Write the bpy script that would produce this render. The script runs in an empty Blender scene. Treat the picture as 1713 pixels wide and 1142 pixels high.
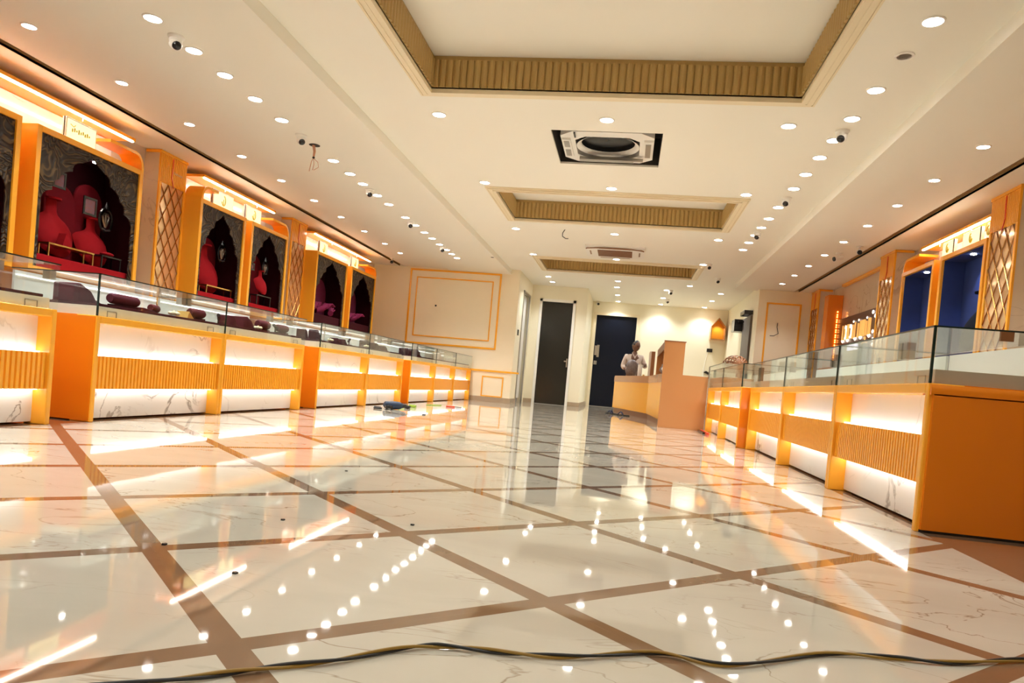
import bpy, math, random
from mathutils import Matrix, Vector
random.seed(7)
PI = math.pi
S = bpy.context.scene
C = S.collection
# ---------------------------------------------------------------- camera
cd = bpy.data.cameras.new('camera'); cam = bpy.data.objects.new('camera', cd); C.objects.link(cam)
yaw, pitch, roll = .1534, -.024, .0888
cy_, sy_, cp_, sp_ = math.cos(yaw), math.sin(yaw), math.cos(pitch), math.sin(pitch)
fw = Vector((-sy_*cp_, cy_*cp_, sp_)); rt = Vector((cy_, sy_, 0)); up = rt.cross(fw)
cr_, sr_ = math.cos(roll), math.sin(roll)
r2 = cr_*rt + sr_*up; u2 = -sr_*rt + cr_*up
mat = Matrix((r2, u2, -fw)).transposed().to_4x4(); mat.translation = Vector((0, 0, .48))
cam.matrix_world = mat
cd.sensor_width = 36; cd.lens = 1214.36/1713*36; cd.shift_y = 94.56/1713; cd.clip_start = .02
S.camera = cam
# ---------------------------------------------------------------- world, exposure
w = bpy.data.worlds.new('world'); S.world = w; w.use_nodes = True
w.node_tree.nodes['Background'].inputs[0].default_value = (1, .85, .65, 1)
w.node_tree.nodes['Background'].inputs[1].default_value = .05
vs = S.view_settings; vs.view_transform = 'Standard'; vs.look = 'None'; vs.gamma = 1; vs.exposure = 2.08
vs.use_curve_mapping = False
cyc = S.cycles
cyc.max_bounces = 10; cyc.diffuse_bounces = 7; cyc.glossy_bounces = 4; cyc.transmission_bounces = 4
cyc.transparent_max_bounces = 24; cyc.caustics_reflective = False; cyc.caustics_refractive = False
cyc.sample_clamp_indirect = 6; cyc.use_denoising = True
DOWN_W, ROW_W, STRIP_E, BAR_E, SPOT_W = 13.5, 8.5, 2.0, 6.5, .4
# ---------------------------------------------------------------- materials
def srgb(r, g, b):
    f = lambda c: (c/255/12.92 if c/255 <= .04045 else ((c/255+.055)/1.055)**2.4)
    return (f(r), f(g), f(b))
def P(name, col, rough=.5, metal=0, spec=.5, emit=0, ecol=None, coat=0, trans=0):
    m = bpy.data.materials.new(name); m.use_nodes = True
    b = m.node_tree.nodes['Principled BSDF']
    b.inputs['Base Color'].default_value = (*col, 1); b.inputs['Roughness'].default_value = rough
    b.inputs['Metallic'].default_value = metal; b.inputs['Specular IOR Level'].default_value = spec
    b.inputs['Coat Weight'].default_value = coat; b.inputs['Coat Roughness'].default_value = .05
    if emit:
        b.inputs['Emission Color'].default_value = (*(ecol or col), 1); b.inputs['Emission Strength'].default_value = emit
    return m
def nt(m): return m.node_tree.nodes, m.node_tree.links, m.node_tree.nodes['Principled BSDF']
def noise(n, l, vec, scale, detail=4, dist=0):
    t = n.new('ShaderNodeTexNoise'); t.inputs['Scale'].default_value = scale; t.inputs['Detail'].default_value = detail
    t.inputs['Distortion'].default_value = dist
    if vec: l.new(vec, t.inputs['Vector'])
    return t.outputs['Fac']
def math_(n, l, op, a, b=None, c=None):
    t = n.new('ShaderNodeMath'); t.operation = op
    for i, v in enumerate((a, b, c)):
        if v is None: continue
        if isinstance(v, (int, float)): t.inputs[i].default_value = v
        else: l.new(v, t.inputs[i])
    return t.outputs[0]
def mix(n, l, fac, a, b):
    t = n.new('ShaderNodeMix'); t.data_type = 'RGBA'
    if isinstance(fac, (int, float)): t.inputs[0].default_value = fac
    else: l.new(fac, t.inputs[0])
    for i, v in ((6, a), (7, b)):
        if isinstance(v, tuple): t.inputs[i].default_value = (*v[:3], 1)
        else: l.new(v, t.inputs[i])
    return t.outputs[2]
def veins(n, l, vec, scale, width, sparse=.5, dist=1.2):
    a = noise(n, l, vec, scale, 5, dist)
    d = math_(n, l, 'ABSOLUTE', math_(n, l, 'SUBTRACT', a, .5))
    v = math_(n, l, 'SUBTRACT', 1, math_(n, l, 'DIVIDE', d, width)); v.node.use_clamp = True
    s = noise(n, l, vec, scale*.8, 2)
    s2 = math_(n, l, 'MULTIPLY', math_(n, l, 'SUBTRACT', s, sparse), 6); s2.node.use_clamp = True
    return math_(n, l, 'MULTIPLY', v, s2)
def marble(name, base, vein, scale=2.2, width=.012, rough=.12, cloud=None, spec=.5):
    m = P(name, base, rough, spec=spec); n, l, b = nt(m)
    g = n.new('ShaderNodeNewGeometry'); pos = g.outputs['Position']
    c0 = mix(n, l, noise(n, l, pos, 1.5, 5), base, cloud or tuple(x*.86 for x in base))
    v = veins(n, l, pos, scale, width)
    c1 = mix(n, l, math_(n, l, 'MULTIPLY', v, .8), c0, vein)
    l.new(c1, b.inputs['Base Color']); return m
def speckle(name, a, b_, scale, rough, metal=0, bump=0, spec=.5):
    m = P(name, a, rough, metal, spec); n, l, b = nt(m)
    g = n.new('ShaderNodeTexCoord'); f = noise(n, l, g.outputs['Object'], scale, 4)
    l.new(mix(n, l, f, a, b_), b.inputs['Base Color'])
    if bump:
        bp = n.new('ShaderNodeBump'); bp.inputs['Strength'].default_value = bump; bp.inputs['Distance'].default_value = .01
        l.new(f, bp.inputs['Height']); l.new(bp.outputs[0], b.inputs['Normal'])
    return m
def glass(name, tint=(.982, .995, .988)):
    m = bpy.data.materials.new(name); m.use_nodes = True; n, l = m.node_tree.nodes, m.node_tree.links; n.clear()
    o = n.new('ShaderNodeOutputMaterial'); t = n.new('ShaderNodeBsdfTransparent'); t.inputs[0].default_value = (*tint, 1)
    g = n.new('ShaderNodeBsdfGlossy'); g.inputs['Roughness'].default_value = .02
    fr = n.new('ShaderNodeLayerWeight'); fr.inputs[0].default_value = .5
    pw_ = n.new('ShaderNodeMath'); pw_.operation = 'POWER'; l.new(fr.outputs['Facing'], pw_.inputs[0]); pw_.inputs[1].default_value = 4
    ma_ = n.new('ShaderNodeMath'); ma_.operation = 'MULTIPLY_ADD'; l.new(pw_.outputs[0], ma_.inputs[0]); ma_.inputs[1].default_value = .5; ma_.inputs[2].default_value = .035
    mx = n.new('ShaderNodeMixShader'); l.new(ma_.outputs[0], mx.inputs[0]); l.new(t.outputs[0], mx.inputs[1]); l.new(g.outputs[0], mx.inputs[2])
    l.new(mx.outputs[0], o.inputs[0]); return m
ORANGE = (.96, .45, .032)
M = dict(
    orange=speckle('orange_laminate', ORANGE, (.94, .43, .03), 3, .22),
    orange_side=speckle('orange_board', (.80, .22, .008), (.76, .20, .007), 3, .18),
    ceil=speckle('ceiling_paint', (.87, .85, .77), (.86, .84, .76), 2, .6),
    cream=speckle('cream_wall_paint', (.92, .84, .64), (.90, .82, .62), 2, .55),
    cream_back=speckle('pale_wall_paint', (.86, .80, .62), (.84, .78, .60), 2, .55),
    flute=speckle('fluted_gold_paint', (.50, .34, .12), (.46, .31, .11), 5, .5),
    mould=speckle('moulding_paint', (.82, .72, .52), (.79, .69, .49), 5, .45),
    groove=P('gap_shade_brown', (.36, .22, .09), .7),  # brown puts the shade inside the ceiling gap into its colour
    marble=marble('white_marble', (.86, .85, .83), (.12, .085, .06), 2.4, .020),
    marble_wall=marble('warm_marble', (.74, .62, .47), (.30, .19, .12), 1.6, .012, cloud=(.60, .49, .36)),
    white=P('white_laminate', (.88, .90, .88), .3), casegrey=P('pale_grey_case_back', (.60, .59, .57), .35), offwhite=P('cream_drawer_board', (.74, .72, .62), .4),
    greige=P('taupe_drawer_board', (.55, .46, .35), .35), ledge=P('back_ledge', (.78, .80, .78), .35),
    edge=P('polished_glass_edge', (.008, .02, .016), .15), glass=glass('clear_glass'),
    led=P('led_strip', (1, 1, 1), .5, emit=STRIP_E, ecol=(.96, .98, 1)),
    led_bar=P('led_bar_light', (1, 1, 1), .5, emit=BAR_E, ecol=(1, .93, .82)),
    caselight=P('case_light_strip', (1, 1, 1), .5, emit=.9, ecol=(1, .95, .88)),
    lens=P('downlight_lens', (1, 1, 1), .5, emit=10, ecol=(1, .95, .88)),
    ring=P('downlight_ring', (.85, .82, .78), .3), steel=P('brushed_steel', (.45, .42, .38), .3, 1),
    black=P('black_plastic', (.012, .012, .013), .25), camwhite=P('white_plastic', (.82, .80, .76), .35),
    darkhole=P('dark_void', (.03, .022, .016), .8), copper=P('copper_wire', (.55, .25, .14), .4),
    maroon=speckle('maroon_velvet', (.055, .008, .012), (.04, .006, .010), 30, .85, bump=.1),
    rose=speckle('rose_velvet', (.11, .022, .032), (.085, .017, .026), 30, .85),
    red=speckle('crimson_velvet', (.34, .009, .014), (.28, .007, .011), 20, .8),
    plum=speckle('plum_velvet', (.22, .022, .07), (.18, .018, .06), 20, .8),
    redback=speckle('dark_crimson_backcloth', (.025, .001, .003), (.02, .001, .003), 12, .85),
    redarch=speckle('crimson_arch_cloth', (.17, .007, .014), (.13, .006, .012), 14, .8), plumback=speckle('plum_arch_cloth', (.14, .018, .05), (.12, .015, .04), 14, .8),
    navy=speckle('navy_velvet', (.035, .06, .20), (.03, .05, .17), 12, .85), navybust=P('black_velvet', (.006, .008, .015), .8),
    gold=P('gold_metal', (.75, .50, .16), .28, 1), lattice=P('bronze_lattice_bar', (.42, .20, .05), .25, 1),
    mirror=P('amber_mirror', (.90, .62, .34), .12, .65), maroon_board=P('maroon_sign_board', (.06, .008, .008), .3),
    sign_glow=P('lit_gold_letter', (.9, .5, .15), .4, emit=.16, ecol=(1, .48, .12)),
    sign_white=P('white_led_letter', (1, 1, 1), .4, emit=.6, ecol=(1, .82, .62)),
    box_glow=P('yellow_lightbox_face', (.9, .8, .4), .4, emit=.32, ecol=(1, .86, .40)),
    box_mark=P('lightbox_mark', (.65, .50, .03), .5), bulb=P('fairy_bulb', (1, .6, .2), .4, emit=1.8, ecol=(1, .42, .08)),
    tinted=P('dark_tinted_door', (.022, .020, .016), .12, spec=.35), navydoor=P('navy_door', (.004, .006, .014), .35, spec=.2),
    doorframe=P('white_door_frame', (.86, .84, .78), .35), stone=speckle('grey_brown_skirting', (.46, .36, .25), (.36, .27, .18), 9, .3),
    tan=speckle('tan_laminate', (.52, .235, .085), (.49, .22, .08), 2, .22), wood=P('brown_edge_board', (.24, .09, .03), .35),
    gray=speckle('grey_brown_plastic', (.05, .032, .032), (.28, .22, .21), 22, .5), dkpanel=speckle('dark_grey_sheet', (.13, .11, .10), (.10, .085, .075), 8, .5),
    skin=speckle('brown_skin', (.17, .075, .04), (.15, .065, .035), 30, .55), hair=P('black_hair', (.012, .010, .010), .6),
    shirt=speckle('cream_shirt_cotton', (.62, .50, .42), (.56, .45, .37), 20, .8), trouser=P('dark_trouser', (.04, .035, .035), .8),
    blue=P('blue_tool_body', (.004, .018, .05), .4), lime=P('lime_plastic', (.30, .45, .04), .4), redp=P('red_plastic', (.75, .06, .01), .35),
    paper=P('white_paper', (.85, .85, .82), .7), sandal=P('dark_sandal', (.02, .018, .018), .6), bluep=P('blue_strap', (.012, .018, .07), .5),
    cable_y=P('yellow_cable_sheath', (.30, .17, .02), .5), cable_k=P('black_cable_sheath', (.018, .015, .012), .5),
    flower=P('cream_flower', (.80, .74, .50), .7), pink=P('picture_print', (.7, .35, .12), .4), lilac=P('screen_glow', (.7, .7, 1), .4, emit=.5, ecol=(.75, .7, 1)))
for k in ('maroon', 'rose', 'red', 'plum', 'redback', 'redarch', 'plumback', 'navy', 'navybust'): M[k].node_tree.nodes['Principled BSDF'].inputs['Specular IOR Level'].default_value = .08
M['lens'].cycles.emission_sampling = 'NONE'
for k in ('sign_white', 'sign_glow', 'bulb', 'lilac', 'box_glow'): M[k].cycles.emission_sampling = 'NONE'
# carved dark gold panel around the niches
m = P('carved_bronze_panel', (.09, .055, .022), .45, spec=.4); n, l, b = nt(m); g = n.new('ShaderNodeNewGeometry')
a = noise(n, l, g.outputs['Position'], 2.4, 2, 2.2); sn = math_(n, l, 'SINE', math_(n, l, 'MULTIPLY', a, 60))
s2 = math_(n, l, 'MULTIPLY', math_(n, l, 'SUBTRACT', sn, .55), 1.6); s2.node.use_clamp = True
l.new(mix(n, l, s2, (.018, .011, .007), (.15, .092, .036)), b.inputs['Base Color'])
bp = n.new('ShaderNodeBump'); bp.inputs['Distance'].default_value = .006; l.new(sn, bp.inputs['Height']); l.new(bp.outputs[0], b.inputs['Normal'])
M['carved'] = m
# polished floor: beige marble squares laid on the diagonal, brown strips, brown borders behind the counters
m = P('beige_marble_floor', (.8, .7, .6), .035, spec=.62); n, l, b = nt(m); g = n.new('ShaderNodeNewGeometry'); pos = g.outputs['Position']
sx = n.new('ShaderNodeSeparateXYZ'); l.new(pos, sx.inputs[0]); X, Y = sx.outputs[0], sx.outputs[1]
sp, wd, r5 = .6778, .055, math.sqrt(.5)
def strip(sign):
    u = math_(n, l, 'ADD', math_(n, l, 'MULTIPLY', math_(n, l, 'SUBTRACT', X, -.608), r5*sign), math_(n, l, 'MULTIPLY', math_(n, l, 'SUBTRACT', Y, 1.1127), r5))
    k = math_(n, l, 'DIVIDE', u, sp); fr = math_(n, l, 'ABSOLUTE', math_(n, l, 'SUBTRACT', k, math_(n, l, 'ROUND', k)))
    return math_(n, l, 'LESS_THAN', fr, wd/2/sp), math_(n, l, 'FLOOR', k)
s1, k1 = strip(1); s2, k2 = strip(-1)
line = math_(n, l, 'MAXIMUM', s1, s2)
cb = n.new('ShaderNodeCombineXYZ'); l.new(math_(n, l, 'MULTIPLY', k1, 3.7), cb.inputs[2]); l.new(math_(n, l, 'MULTIPLY', k2, 5.3), cb.inputs[1])
va = n.new('ShaderNodeVectorMath'); va.operation = 'ADD'; l.new(pos, va.inputs[0]); l.new(cb.outputs[0], va.inputs[1]); pv = va.outputs[0]
mp = n.new('ShaderNodeMapping'); mp.inputs['Scale'].default_value = (1, 2.2, 1); mp.inputs['Rotation'].default_value = (0, 0, .5); l.new(pv, mp.inputs[0])
tile = mix(n, l, noise(n, l, mp.outputs[0], 1.6, 6, .6), (.68, .63, .51), (.50, .445, .35))
vn = veins(n, l, mp.outputs[0], 1.3, .009, .44, 2.0)
tile = mix(n, l, math_(n, l, 'MULTIPLY', vn, .9), tile, (.26, .17, .10))
brown = mix(n, l, noise(n, l, pos, 9, 5), (.27, .155, .085), (.19, .105, .055))
side = math_(n, l, 'MAXIMUM', math_(n, l, 'GREATER_THAN', X, 1.262), math_(n, l, 'LESS_THAN', X, -3.2))
back = math_(n, l, 'GREATER_THAN', Y, 10.75)
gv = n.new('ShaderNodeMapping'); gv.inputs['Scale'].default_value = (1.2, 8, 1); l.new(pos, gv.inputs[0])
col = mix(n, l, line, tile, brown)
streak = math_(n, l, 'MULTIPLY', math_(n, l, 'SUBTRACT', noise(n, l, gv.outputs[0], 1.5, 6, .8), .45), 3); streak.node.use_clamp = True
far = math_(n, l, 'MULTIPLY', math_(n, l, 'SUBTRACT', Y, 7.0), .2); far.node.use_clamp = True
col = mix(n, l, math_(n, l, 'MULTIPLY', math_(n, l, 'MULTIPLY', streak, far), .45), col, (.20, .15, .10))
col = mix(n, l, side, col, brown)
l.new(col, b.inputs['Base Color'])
bpn = n.new('ShaderNodeBump'); bpn.inputs['Strength'].default_value = .12; bpn.inputs['Distance'].default_value = .01
l.new(noise(n, l, pv, 1.1, 2), bpn.inputs['Height']); l.new(bpn.outputs[0], b.inputs['Normal'])
M['floor'] = m
# ---------------------------------------------------------------- geometry helpers
class G:
    def __init__(s): s.v = []; s.f = []
    def add(s, vs_, fs): o = len(s.v); s.v += [tuple(p) for p in vs_]; s.f += [tuple(i+o for i in f) for f in fs]; return s
    def box(s, x0, x1, y0, y1, z0, z1):
        v = [(x, y, z) for z in (z0, z1) for y in (y0, y1) for x in (x0, x1)]
        return s.add(v, [(0, 2, 3, 1), (4, 5, 7, 6), (0, 1, 5, 4), (2, 6, 7, 3), (0, 4, 6, 2), (1, 3, 7, 5)])
    def prism(s, poly, ax, lo, hi):          # poly in the two other axes
        n_ = len(poly); mk = {'x': lambda a, b_, c: (c, a, b_), 'y': lambda a, b_, c: (a, c, b_), 'z': lambda a, b_, c: (a, b_, c)}[ax]
        v = [mk(a, b_, lo) for a, b_ in poly]+[mk(a, b_, hi) for a, b_ in poly]
        return s.add(v, [tuple(range(n_))[::-1], tuple(range(n_, 2*n_))]+[(i, (i+1) % n_, n_+(i+1) % n_, n_+i) for i in range(n_)])
    def rings(s, rs, cap=True):
        n_ = len(rs[0]); v = [p for r in rs for p in r]; f = []
        for k in range(len(rs)-1):
            for i in range(n_): f.append((k*n_+i, k*n_+(i+1) % n_, (k+1)*n_+(i+1) % n_, (k+1)*n_+i))
        if cap: f += [tuple(range(n_))[::-1], tuple(range((len(rs)-1)*n_, len(rs)*n_))]
        return s.add(v, f)
    def lathe(s, prof, c=(0, 0, 0), n_=20, ax='z', cap=True):
        rs = []
        for r, h in prof:
            ring = []
            for i in range(n_):
                a_, b_ = r*math.cos(2*PI*i/n_), r*math.sin(2*PI*i/n_)
                p = {'z': (a_, b_, h), 'y': (a_, h, b_), 'x': (h, a_, b_)}[ax]; ring.append((c[0]+p[0], c[1]+p[1], c[2]+p[2]))
            rs.append(ring)
        return s.rings(rs, cap)
    def ell(s, c, r, n_=16, m_=10):
        return s.rings([[(c[0]+r[0]*math.sin(t)*math.cos(2*PI*i/n_), c[1]+r[1]*math.sin(t)*math.sin(2*PI*i/n_), c[2]+r[2]*math.cos(t)) for i in range(n_)]
                        for t in [.05+(PI-.1)*k/m_ for k in range(m_+1)]])
    def tube(s, pts, r, n_=8):
        pts = [Vector(p) for p in pts]; rs = []; ref = None
        for i, p in enumerate(pts):
            d = (pts[min(i+1, len(pts)-1)]-pts[max(i-1, 0)]).normalized()
            if ref is None: ref = d.orthogonal().normalized()
            ref = (ref-d*ref.dot(d)).normalized(); q = d.cross(ref); rr = r[i] if isinstance(r, (list, tuple)) else r
            rs.append([p+rr*(ref*math.cos(2*PI*k/n_)+q*math.sin(2*PI*k/n_)) for k in range(n_)])
        return s.rings(rs)
    def obj(s, name, mt, parent=None, local=False, smooth=False, bevel=0, **kw):
        off = Vector(LOC.get(parent.name, (0, 0, 0))) if (parent and not local) else Vector((0, 0, 0))
        o0 = Vector((0, 0, 0))
        if parent is None:                    # origin at the base centre of a single-mesh thing
            xs, ys, zs = zip(*s.v); o0 = Vector(((min(xs)+max(xs))/2, (min(ys)+max(ys))/2, min(zs))); off = o0
        me = bpy.data.meshes.new(name); me.from_pydata([tuple(Vector(p)-off) for p in s.v], [], s.f)
        me.materials.append(M[mt] if isinstance(mt, str) else mt); me.validate(); me.update()
        import bmesh
        bm = bmesh.new(); bm.from_mesh(me); bmesh.ops.recalc_face_normals(bm, faces=bm.faces); bm.to_mesh(me); bm.free()
        if smooth:
            for p_ in me.polygons: p_.use_smooth = True
            me.set_sharp_from_angle(angle=math.radians(40))
        o = bpy.data.objects.new(name, me); C.objects.link(o)
        if parent: o.parent = parent; LOC[o.name] = tuple(off)
        else: o.location = o0
        if bevel:
            md = o.modifiers.new('bevel', 'BEVEL'); md.width = bevel; md.segments = 3; md.limit_method = 'ANGLE'
        for k, v_ in kw.items(): o[k] = v_
        return o
LOC = {}
def thing(name, label, cat, loc, rot=0, group=None):
    o = bpy.data.objects.new(name, None); C.objects.link(o); o.empty_display_size = .1
    o.location = loc; o.rotation_euler = (0, 0, rot); o['label'] = label; o['category'] = cat; LOC[o.name] = tuple(loc)
    if group: o['group'] = group
    return o
def tag(o, label, cat, group=None):
    o['label'] = label; o['category'] = cat
    if group: o['group'] = group
    return o
def struct(gm, name, mt, **kw): o = gm.obj(name, mt, **kw); o['kind'] = 'structure'; return o
def dup(root, loc, label, rot=None, group=None, scale=None):
    def cp(o, par):
        c = o.copy(); C.objects.link(c); c.parent = par
        for ch in list(o.children): cp(ch, c)
        return c
    r = cp(root, None); r.location = loc; r['label'] = label
    if rot is not None: r.rotation_euler = (0, 0, rot)
    if scale: r.scale = (scale,)*3
    if group: r['group'] = group
    return r
ORD = ['first', 'second', 'third', 'fourth', 'fifth', 'sixth', 'seventh', 'eighth', 'ninth', 'tenth', 'eleventh', 'twelfth', 'thirteenth',
       'fourteenth', 'fifteenth', 'sixteenth', 'seventeenth', 'eighteenth', 'nineteenth', 'twentieth', 'twenty-first', 'twenty-second', 'twenty-third', 'twenty-fourth', 'twenty-fifth', 'twenty-sixth']
# ---------------------------------------------------------------- room shell
ZC, ZS, ZW = 2.76, 2.66, 2.69
Y0, YF, YB = -2.5, 14.85, 19.3
struct(G().box(-5.6, 3.8, Y0, YB+.2, -.06, 0), 'floor', 'floor')
coves = [(-1.755, 1.095, 2.7, 5.69), (-1.755, 1.08, 8.64, 10.12), (-1.76, 1.06, 13.14, 14.45)]
ac_hole = (-.876, .121, 6.54, 7.52)
def plate(g, x0, x1, y0, y1, z, holes=()):
    xs = sorted({x0, x1, *[h[0] for h in holes], *[h[1] for h in holes]}); ys = sorted({y0, y1, *[h[2] for h in holes], *[h[3] for h in holes]})
    for i in range(len(xs)-1):
        for j in range(len(ys)-1):
            cx, cy = (xs[i]+xs[i+1])/2, (ys[j]+ys[j+1])/2
            if any(h[0] < cx < h[1] and h[2] < cy < h[3] for h in holes): continue
            g.box(xs[i], xs[i+1], ys[j], ys[j+1], z, z+.02)
    return g
cg = G()
plate(cg, -2.536, 1.946, Y0, YF, ZC, coves+[ac_hole]); plate(cg, -2.536, 2.5, YF, YB+.1, ZC)
cg.box(-2.556, -2.536, Y0, YF, ZS, ZC+.02).box(1.946, 1.966, Y0, YF, ZS, ZC+.02).box(1.946, 2.352, YF-.02, YF, ZS, ZC+.02)
cg.box(-3.84, -2.556, Y0, YF, ZS, ZS+.02).box(1.966, 2.352, Y0, YF, ZS, ZS+.02)
cg.box(-3.86, -3.84, Y0, YF, ZS, ZW+.02).box(2.352, 2.372, Y0, YF, ZS, ZW+.02)  # left step puts a light boundary on the ceiling into the shape
cg.box(-4.85, -3.86, Y0, YF, ZW, ZW+.02).box(2.372, 3.07, Y0, YF, ZW, ZW+.02).box(-5.5, -4.94, Y0, YF, ZW, ZW+.02).box(3.15, 3.66, Y0, YF, ZW, ZW+.02)
for x0, x1, y0, y1 in coves: cg.box(x0-.02, x1+.02, y0-.02, y1+.02, 3.02, 3.04)
struct(cg, 'ceiling', 'ceil')
for i, (a, b_) in enumerate(((-4.94, -4.85), (3.07, 3.15))):
    struct(G().box(a, b_, Y0, YF, ZW+.035, ZW+.08).box(a-.006, a, Y0, YF, ZW, ZW+.08).box(b_, b_+.006, Y0, YF, ZW, ZW+.08), 'trim_%d' % (i+1), 'groove')
def flute_run(g, a0, a1, fixed, z0, z1, ax, out, pitch=.057, r=.02):
    n_ = max(1, round((a1-a0)/pitch)); p = (a1-a0)/n_
    for k in range(n_):
        c = a0+(k+.5)*p; poly = [(c-p*.46, 0)]+[(c-p*.46*math.cos(PI*t/5), r*math.sin(PI*t/5)) for t in range(1, 5)]+[(c+p*.46, 0)]
        pts = [(q, fixed+out*h) for q, h in poly]
        g.prism(pts if ax == 'x' else [(h, q) for q, h in pts], 'z', z0, z1)
tn = 3
for ci, (x0, x1, y0, y1) in enumerate(coves):
    g = G(); t = .03
    g.box(x0-t, x1+t, y1, y1+t, ZC, 3.03).box(x0-t, x1+t, y0-t, y0, ZC, 3.03).box(x0-t, x0, y0, y1, ZC, 3.03).box(x1, x1+t, y0, y1, ZC, 3.03)
    flute_run(g, x0, x1, y1, ZC+.01, 2.985, 'x', -1); flute_run(g, x0, x1, y0, ZC+.01, 2.985, 'x', 1)
    flute_run(g, y0, y1, x0, ZC+.01, 2.985, 'y', 1); flute_run(g, y0, y1, x1, ZC+.01, 2.985, 'y', -1)
    struct(g, 'trim_%d' % tn, 'flute'); tn += 1
    g = G()
    for (o0, o1, h) in ((0, .035, .034), (.035, .05, .024), (.05, .085, .028), (.085, .1, .012), (.1, .115, .018)):
        z0 = ZC-h; g.box(x0-o1, x1+o1, y1+o0, y1+o1, z0, ZC).box(x0-o1, x1+o1, y0-o1, y0-o0, z0, ZC).box(x0-o1, x0-o0, y0-o0, y1+o0, z0, ZC).box(x1+o0, x1+o1, y0-o0, y1+o0, z0, ZC)
    struct(g, 'trim_%d' % tn, 'mould'); tn += 1
# walls
struct(G().box(-5.6, -5.5, Y0, YF, 0, 2.8), 'wall_left', 'marble_wall')
struct(G().box(3.66, 3.76, Y0, YF, 0, 2.8), 'wall_right', 'marble_wall')
struct(G().box(-5.6, 3.76, Y0-.1, Y0, 0, 3.1), 'wall_front', 'cream')
struct(G().box(-5.6, -2.35, YF, YF+.1, 0, 2.8), 'wall_far_left', 'cream')
struct(G().box(2.42, 3.76, YF, YF+.1, 0, 2.8), 'wall_far_right', 'cream')
struct(G().box(2.42, 2.52, YF+.1, YB, 0, 2.8), 'wall_back_right', 'cream_back')
struct(G().box(-2.45, -2.35, YF+.1, 15.55, 0, 2.8).box(-2.45, -2.35, 16.55, 16.9, 0, 2.8).box(-2.45, -2.35, 15.55, 16.55, 2.45, 2.8), 'wall_side_passage', 'cream_back')
struct(G().box(-2.45, -2.13, 16.9, 17.0, 0, 2.8).box(-1.33, -1.05, 16.9, 17.0, 0, 2.8).box(-2.13, -1.33, 16.9, 17.0, 2.43, 2.8), 'wall_back_left', 'cream_back')
struct(G().box(-1.15, -1.05, 17.0, YB, 0, 2.8), 'wall_corner', 'cream_back')
struct(G().box(-1.15, -.98, YB, YB+.1, 0, 2.8).box(.19, 2.52, YB, YB+.1, 0, 2.8).box(-.98, .19, YB, YB+.1, 2.47, 2.8), 'wall_back', 'cream_back')
# doors
d = thing('door_1', 'tall dark tinted glass door in a white frame, left of the two dark doors', 'door', (-1.73, 16.95, 0)); d['kind'] = 'structure'
G().box(-2.09, -1.37, 16.93, 16.96, .01, 2.39).obj('door_leaf', 'tinted', d)
G().box(-2.15, -2.09, 16.87, 16.98, 0, 2.45).box(-1.37, -1.31, 16.87, 16.98, 0, 2.45).box(-2.15, -1.31, 16.87, 16.98, 2.39, 2.45).obj('door_frame', 'doorframe', d)
G().box(-1.47, -1.39, 16.87, 16.93, 1.02, 1.05).box(-1.42, -1.39, 16.9, 16.93, .9, 1.1).obj('handle', 'steel', d)
d = thing('door_2', 'dark navy door in a cream frame behind the man', 'door', (-.39, 19.35, 0)); d['kind'] = 'structure'
G().box(-.93, .14, 19.36, 19.39, .01, 2.42).obj('door_leaf', 'navydoor', d)
G().box(-1.0, -.92, 19.27, 19.38, 0, 2.48).box(.13, .2, 19.27, 19.38, 0, 2.48).box(-.92, .13, 19.27, 19.38, 2.41, 2.48).obj('door_frame', 'mould', d)
G().box(-.90, -.82, 19.33, 19.36, 1.35, 1.6).box(-.84, -.78, 19.31, 19.35, 1.30, 1.62).box(-.90, -.82, 19.33, 19.36, 1.1, 1.2).obj('handle', 'steel', d)
d = thing('door_3', 'narrow white side door seen edge on beside the moulded wall', 'door', (-2.4, 16.05, 0)); d['kind'] = 'structure'
G().box(-2.43, -2.41, 15.6, 16.5, .1, 2.40).obj('door_leaf', 'doorframe', d)
G().box(-2.36, -2.33, 15.55, 15.6, .0, 2.45).box(-2.36, -2.33, 16.5, 16.55, .0, 2.45).box(-2.36, -2.33, 15.55, 16.55, 2.4, 2.45).obj('door_frame', 'steel', d)
tag(G().box(-2.35, -2.335, 15.12, 15.24, 1.44, 1.56).obj('switch_plate', 'black'), 'small black switch on the white strip beside the side door', 'switch')
# skirting
for nm, (a, b_, c, e_) in {'baseboard_left': (-3.19, -2.33, YF-.02, YF), 'baseboard_side': (-2.35, -2.33, YF, 15.55), 'baseboard_back_left': (-2.35, -2.15, 16.88, 16.9),
        'baseboard_corner': (-1.31, -1.03, 16.88, 16.9), 'baseboard_passage': (-1.05, -1.03, 16.9, YB), 'baseboard_back': (.2, 2.42, YB-.02, YB)}.items():
    struct(G().box(a, b_, c, e_, 0, .1), nm, 'stone')
def ringframe(x0, x1, z0, z1, w_, y, name, mt='orange', d_=.02):
    g = G(); g.box(x0, x1, y-d_, y, z1-w_, z1).box(x0, x1, y-d_, y, z0, z0+w_).box(x0, x0+w_, y-d_, y, z0+w_, z1-w_).box(x1-w_, x1, y-d_, y, z0+w_, z1-w_)
    return struct(g, name, mt)
ringframe(-4.69, -2.73, 1.08, 2.655, .035, YF, 'trim_9'); ringframe(-4.54, -2.89, 1.245, 2.49, .022, YF, 'trim_10')
ringframe(-2.962, -2.51, .104, .528, .022, YF, 'trim_11'); struct(G().box(-3.25, -2.2, YF-.035, YF, .62, .655), 'trim_12', 'orange')
ringframe(2.575, 3.225, .9, 2.45, .03, YF, 'trim_13')
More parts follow.
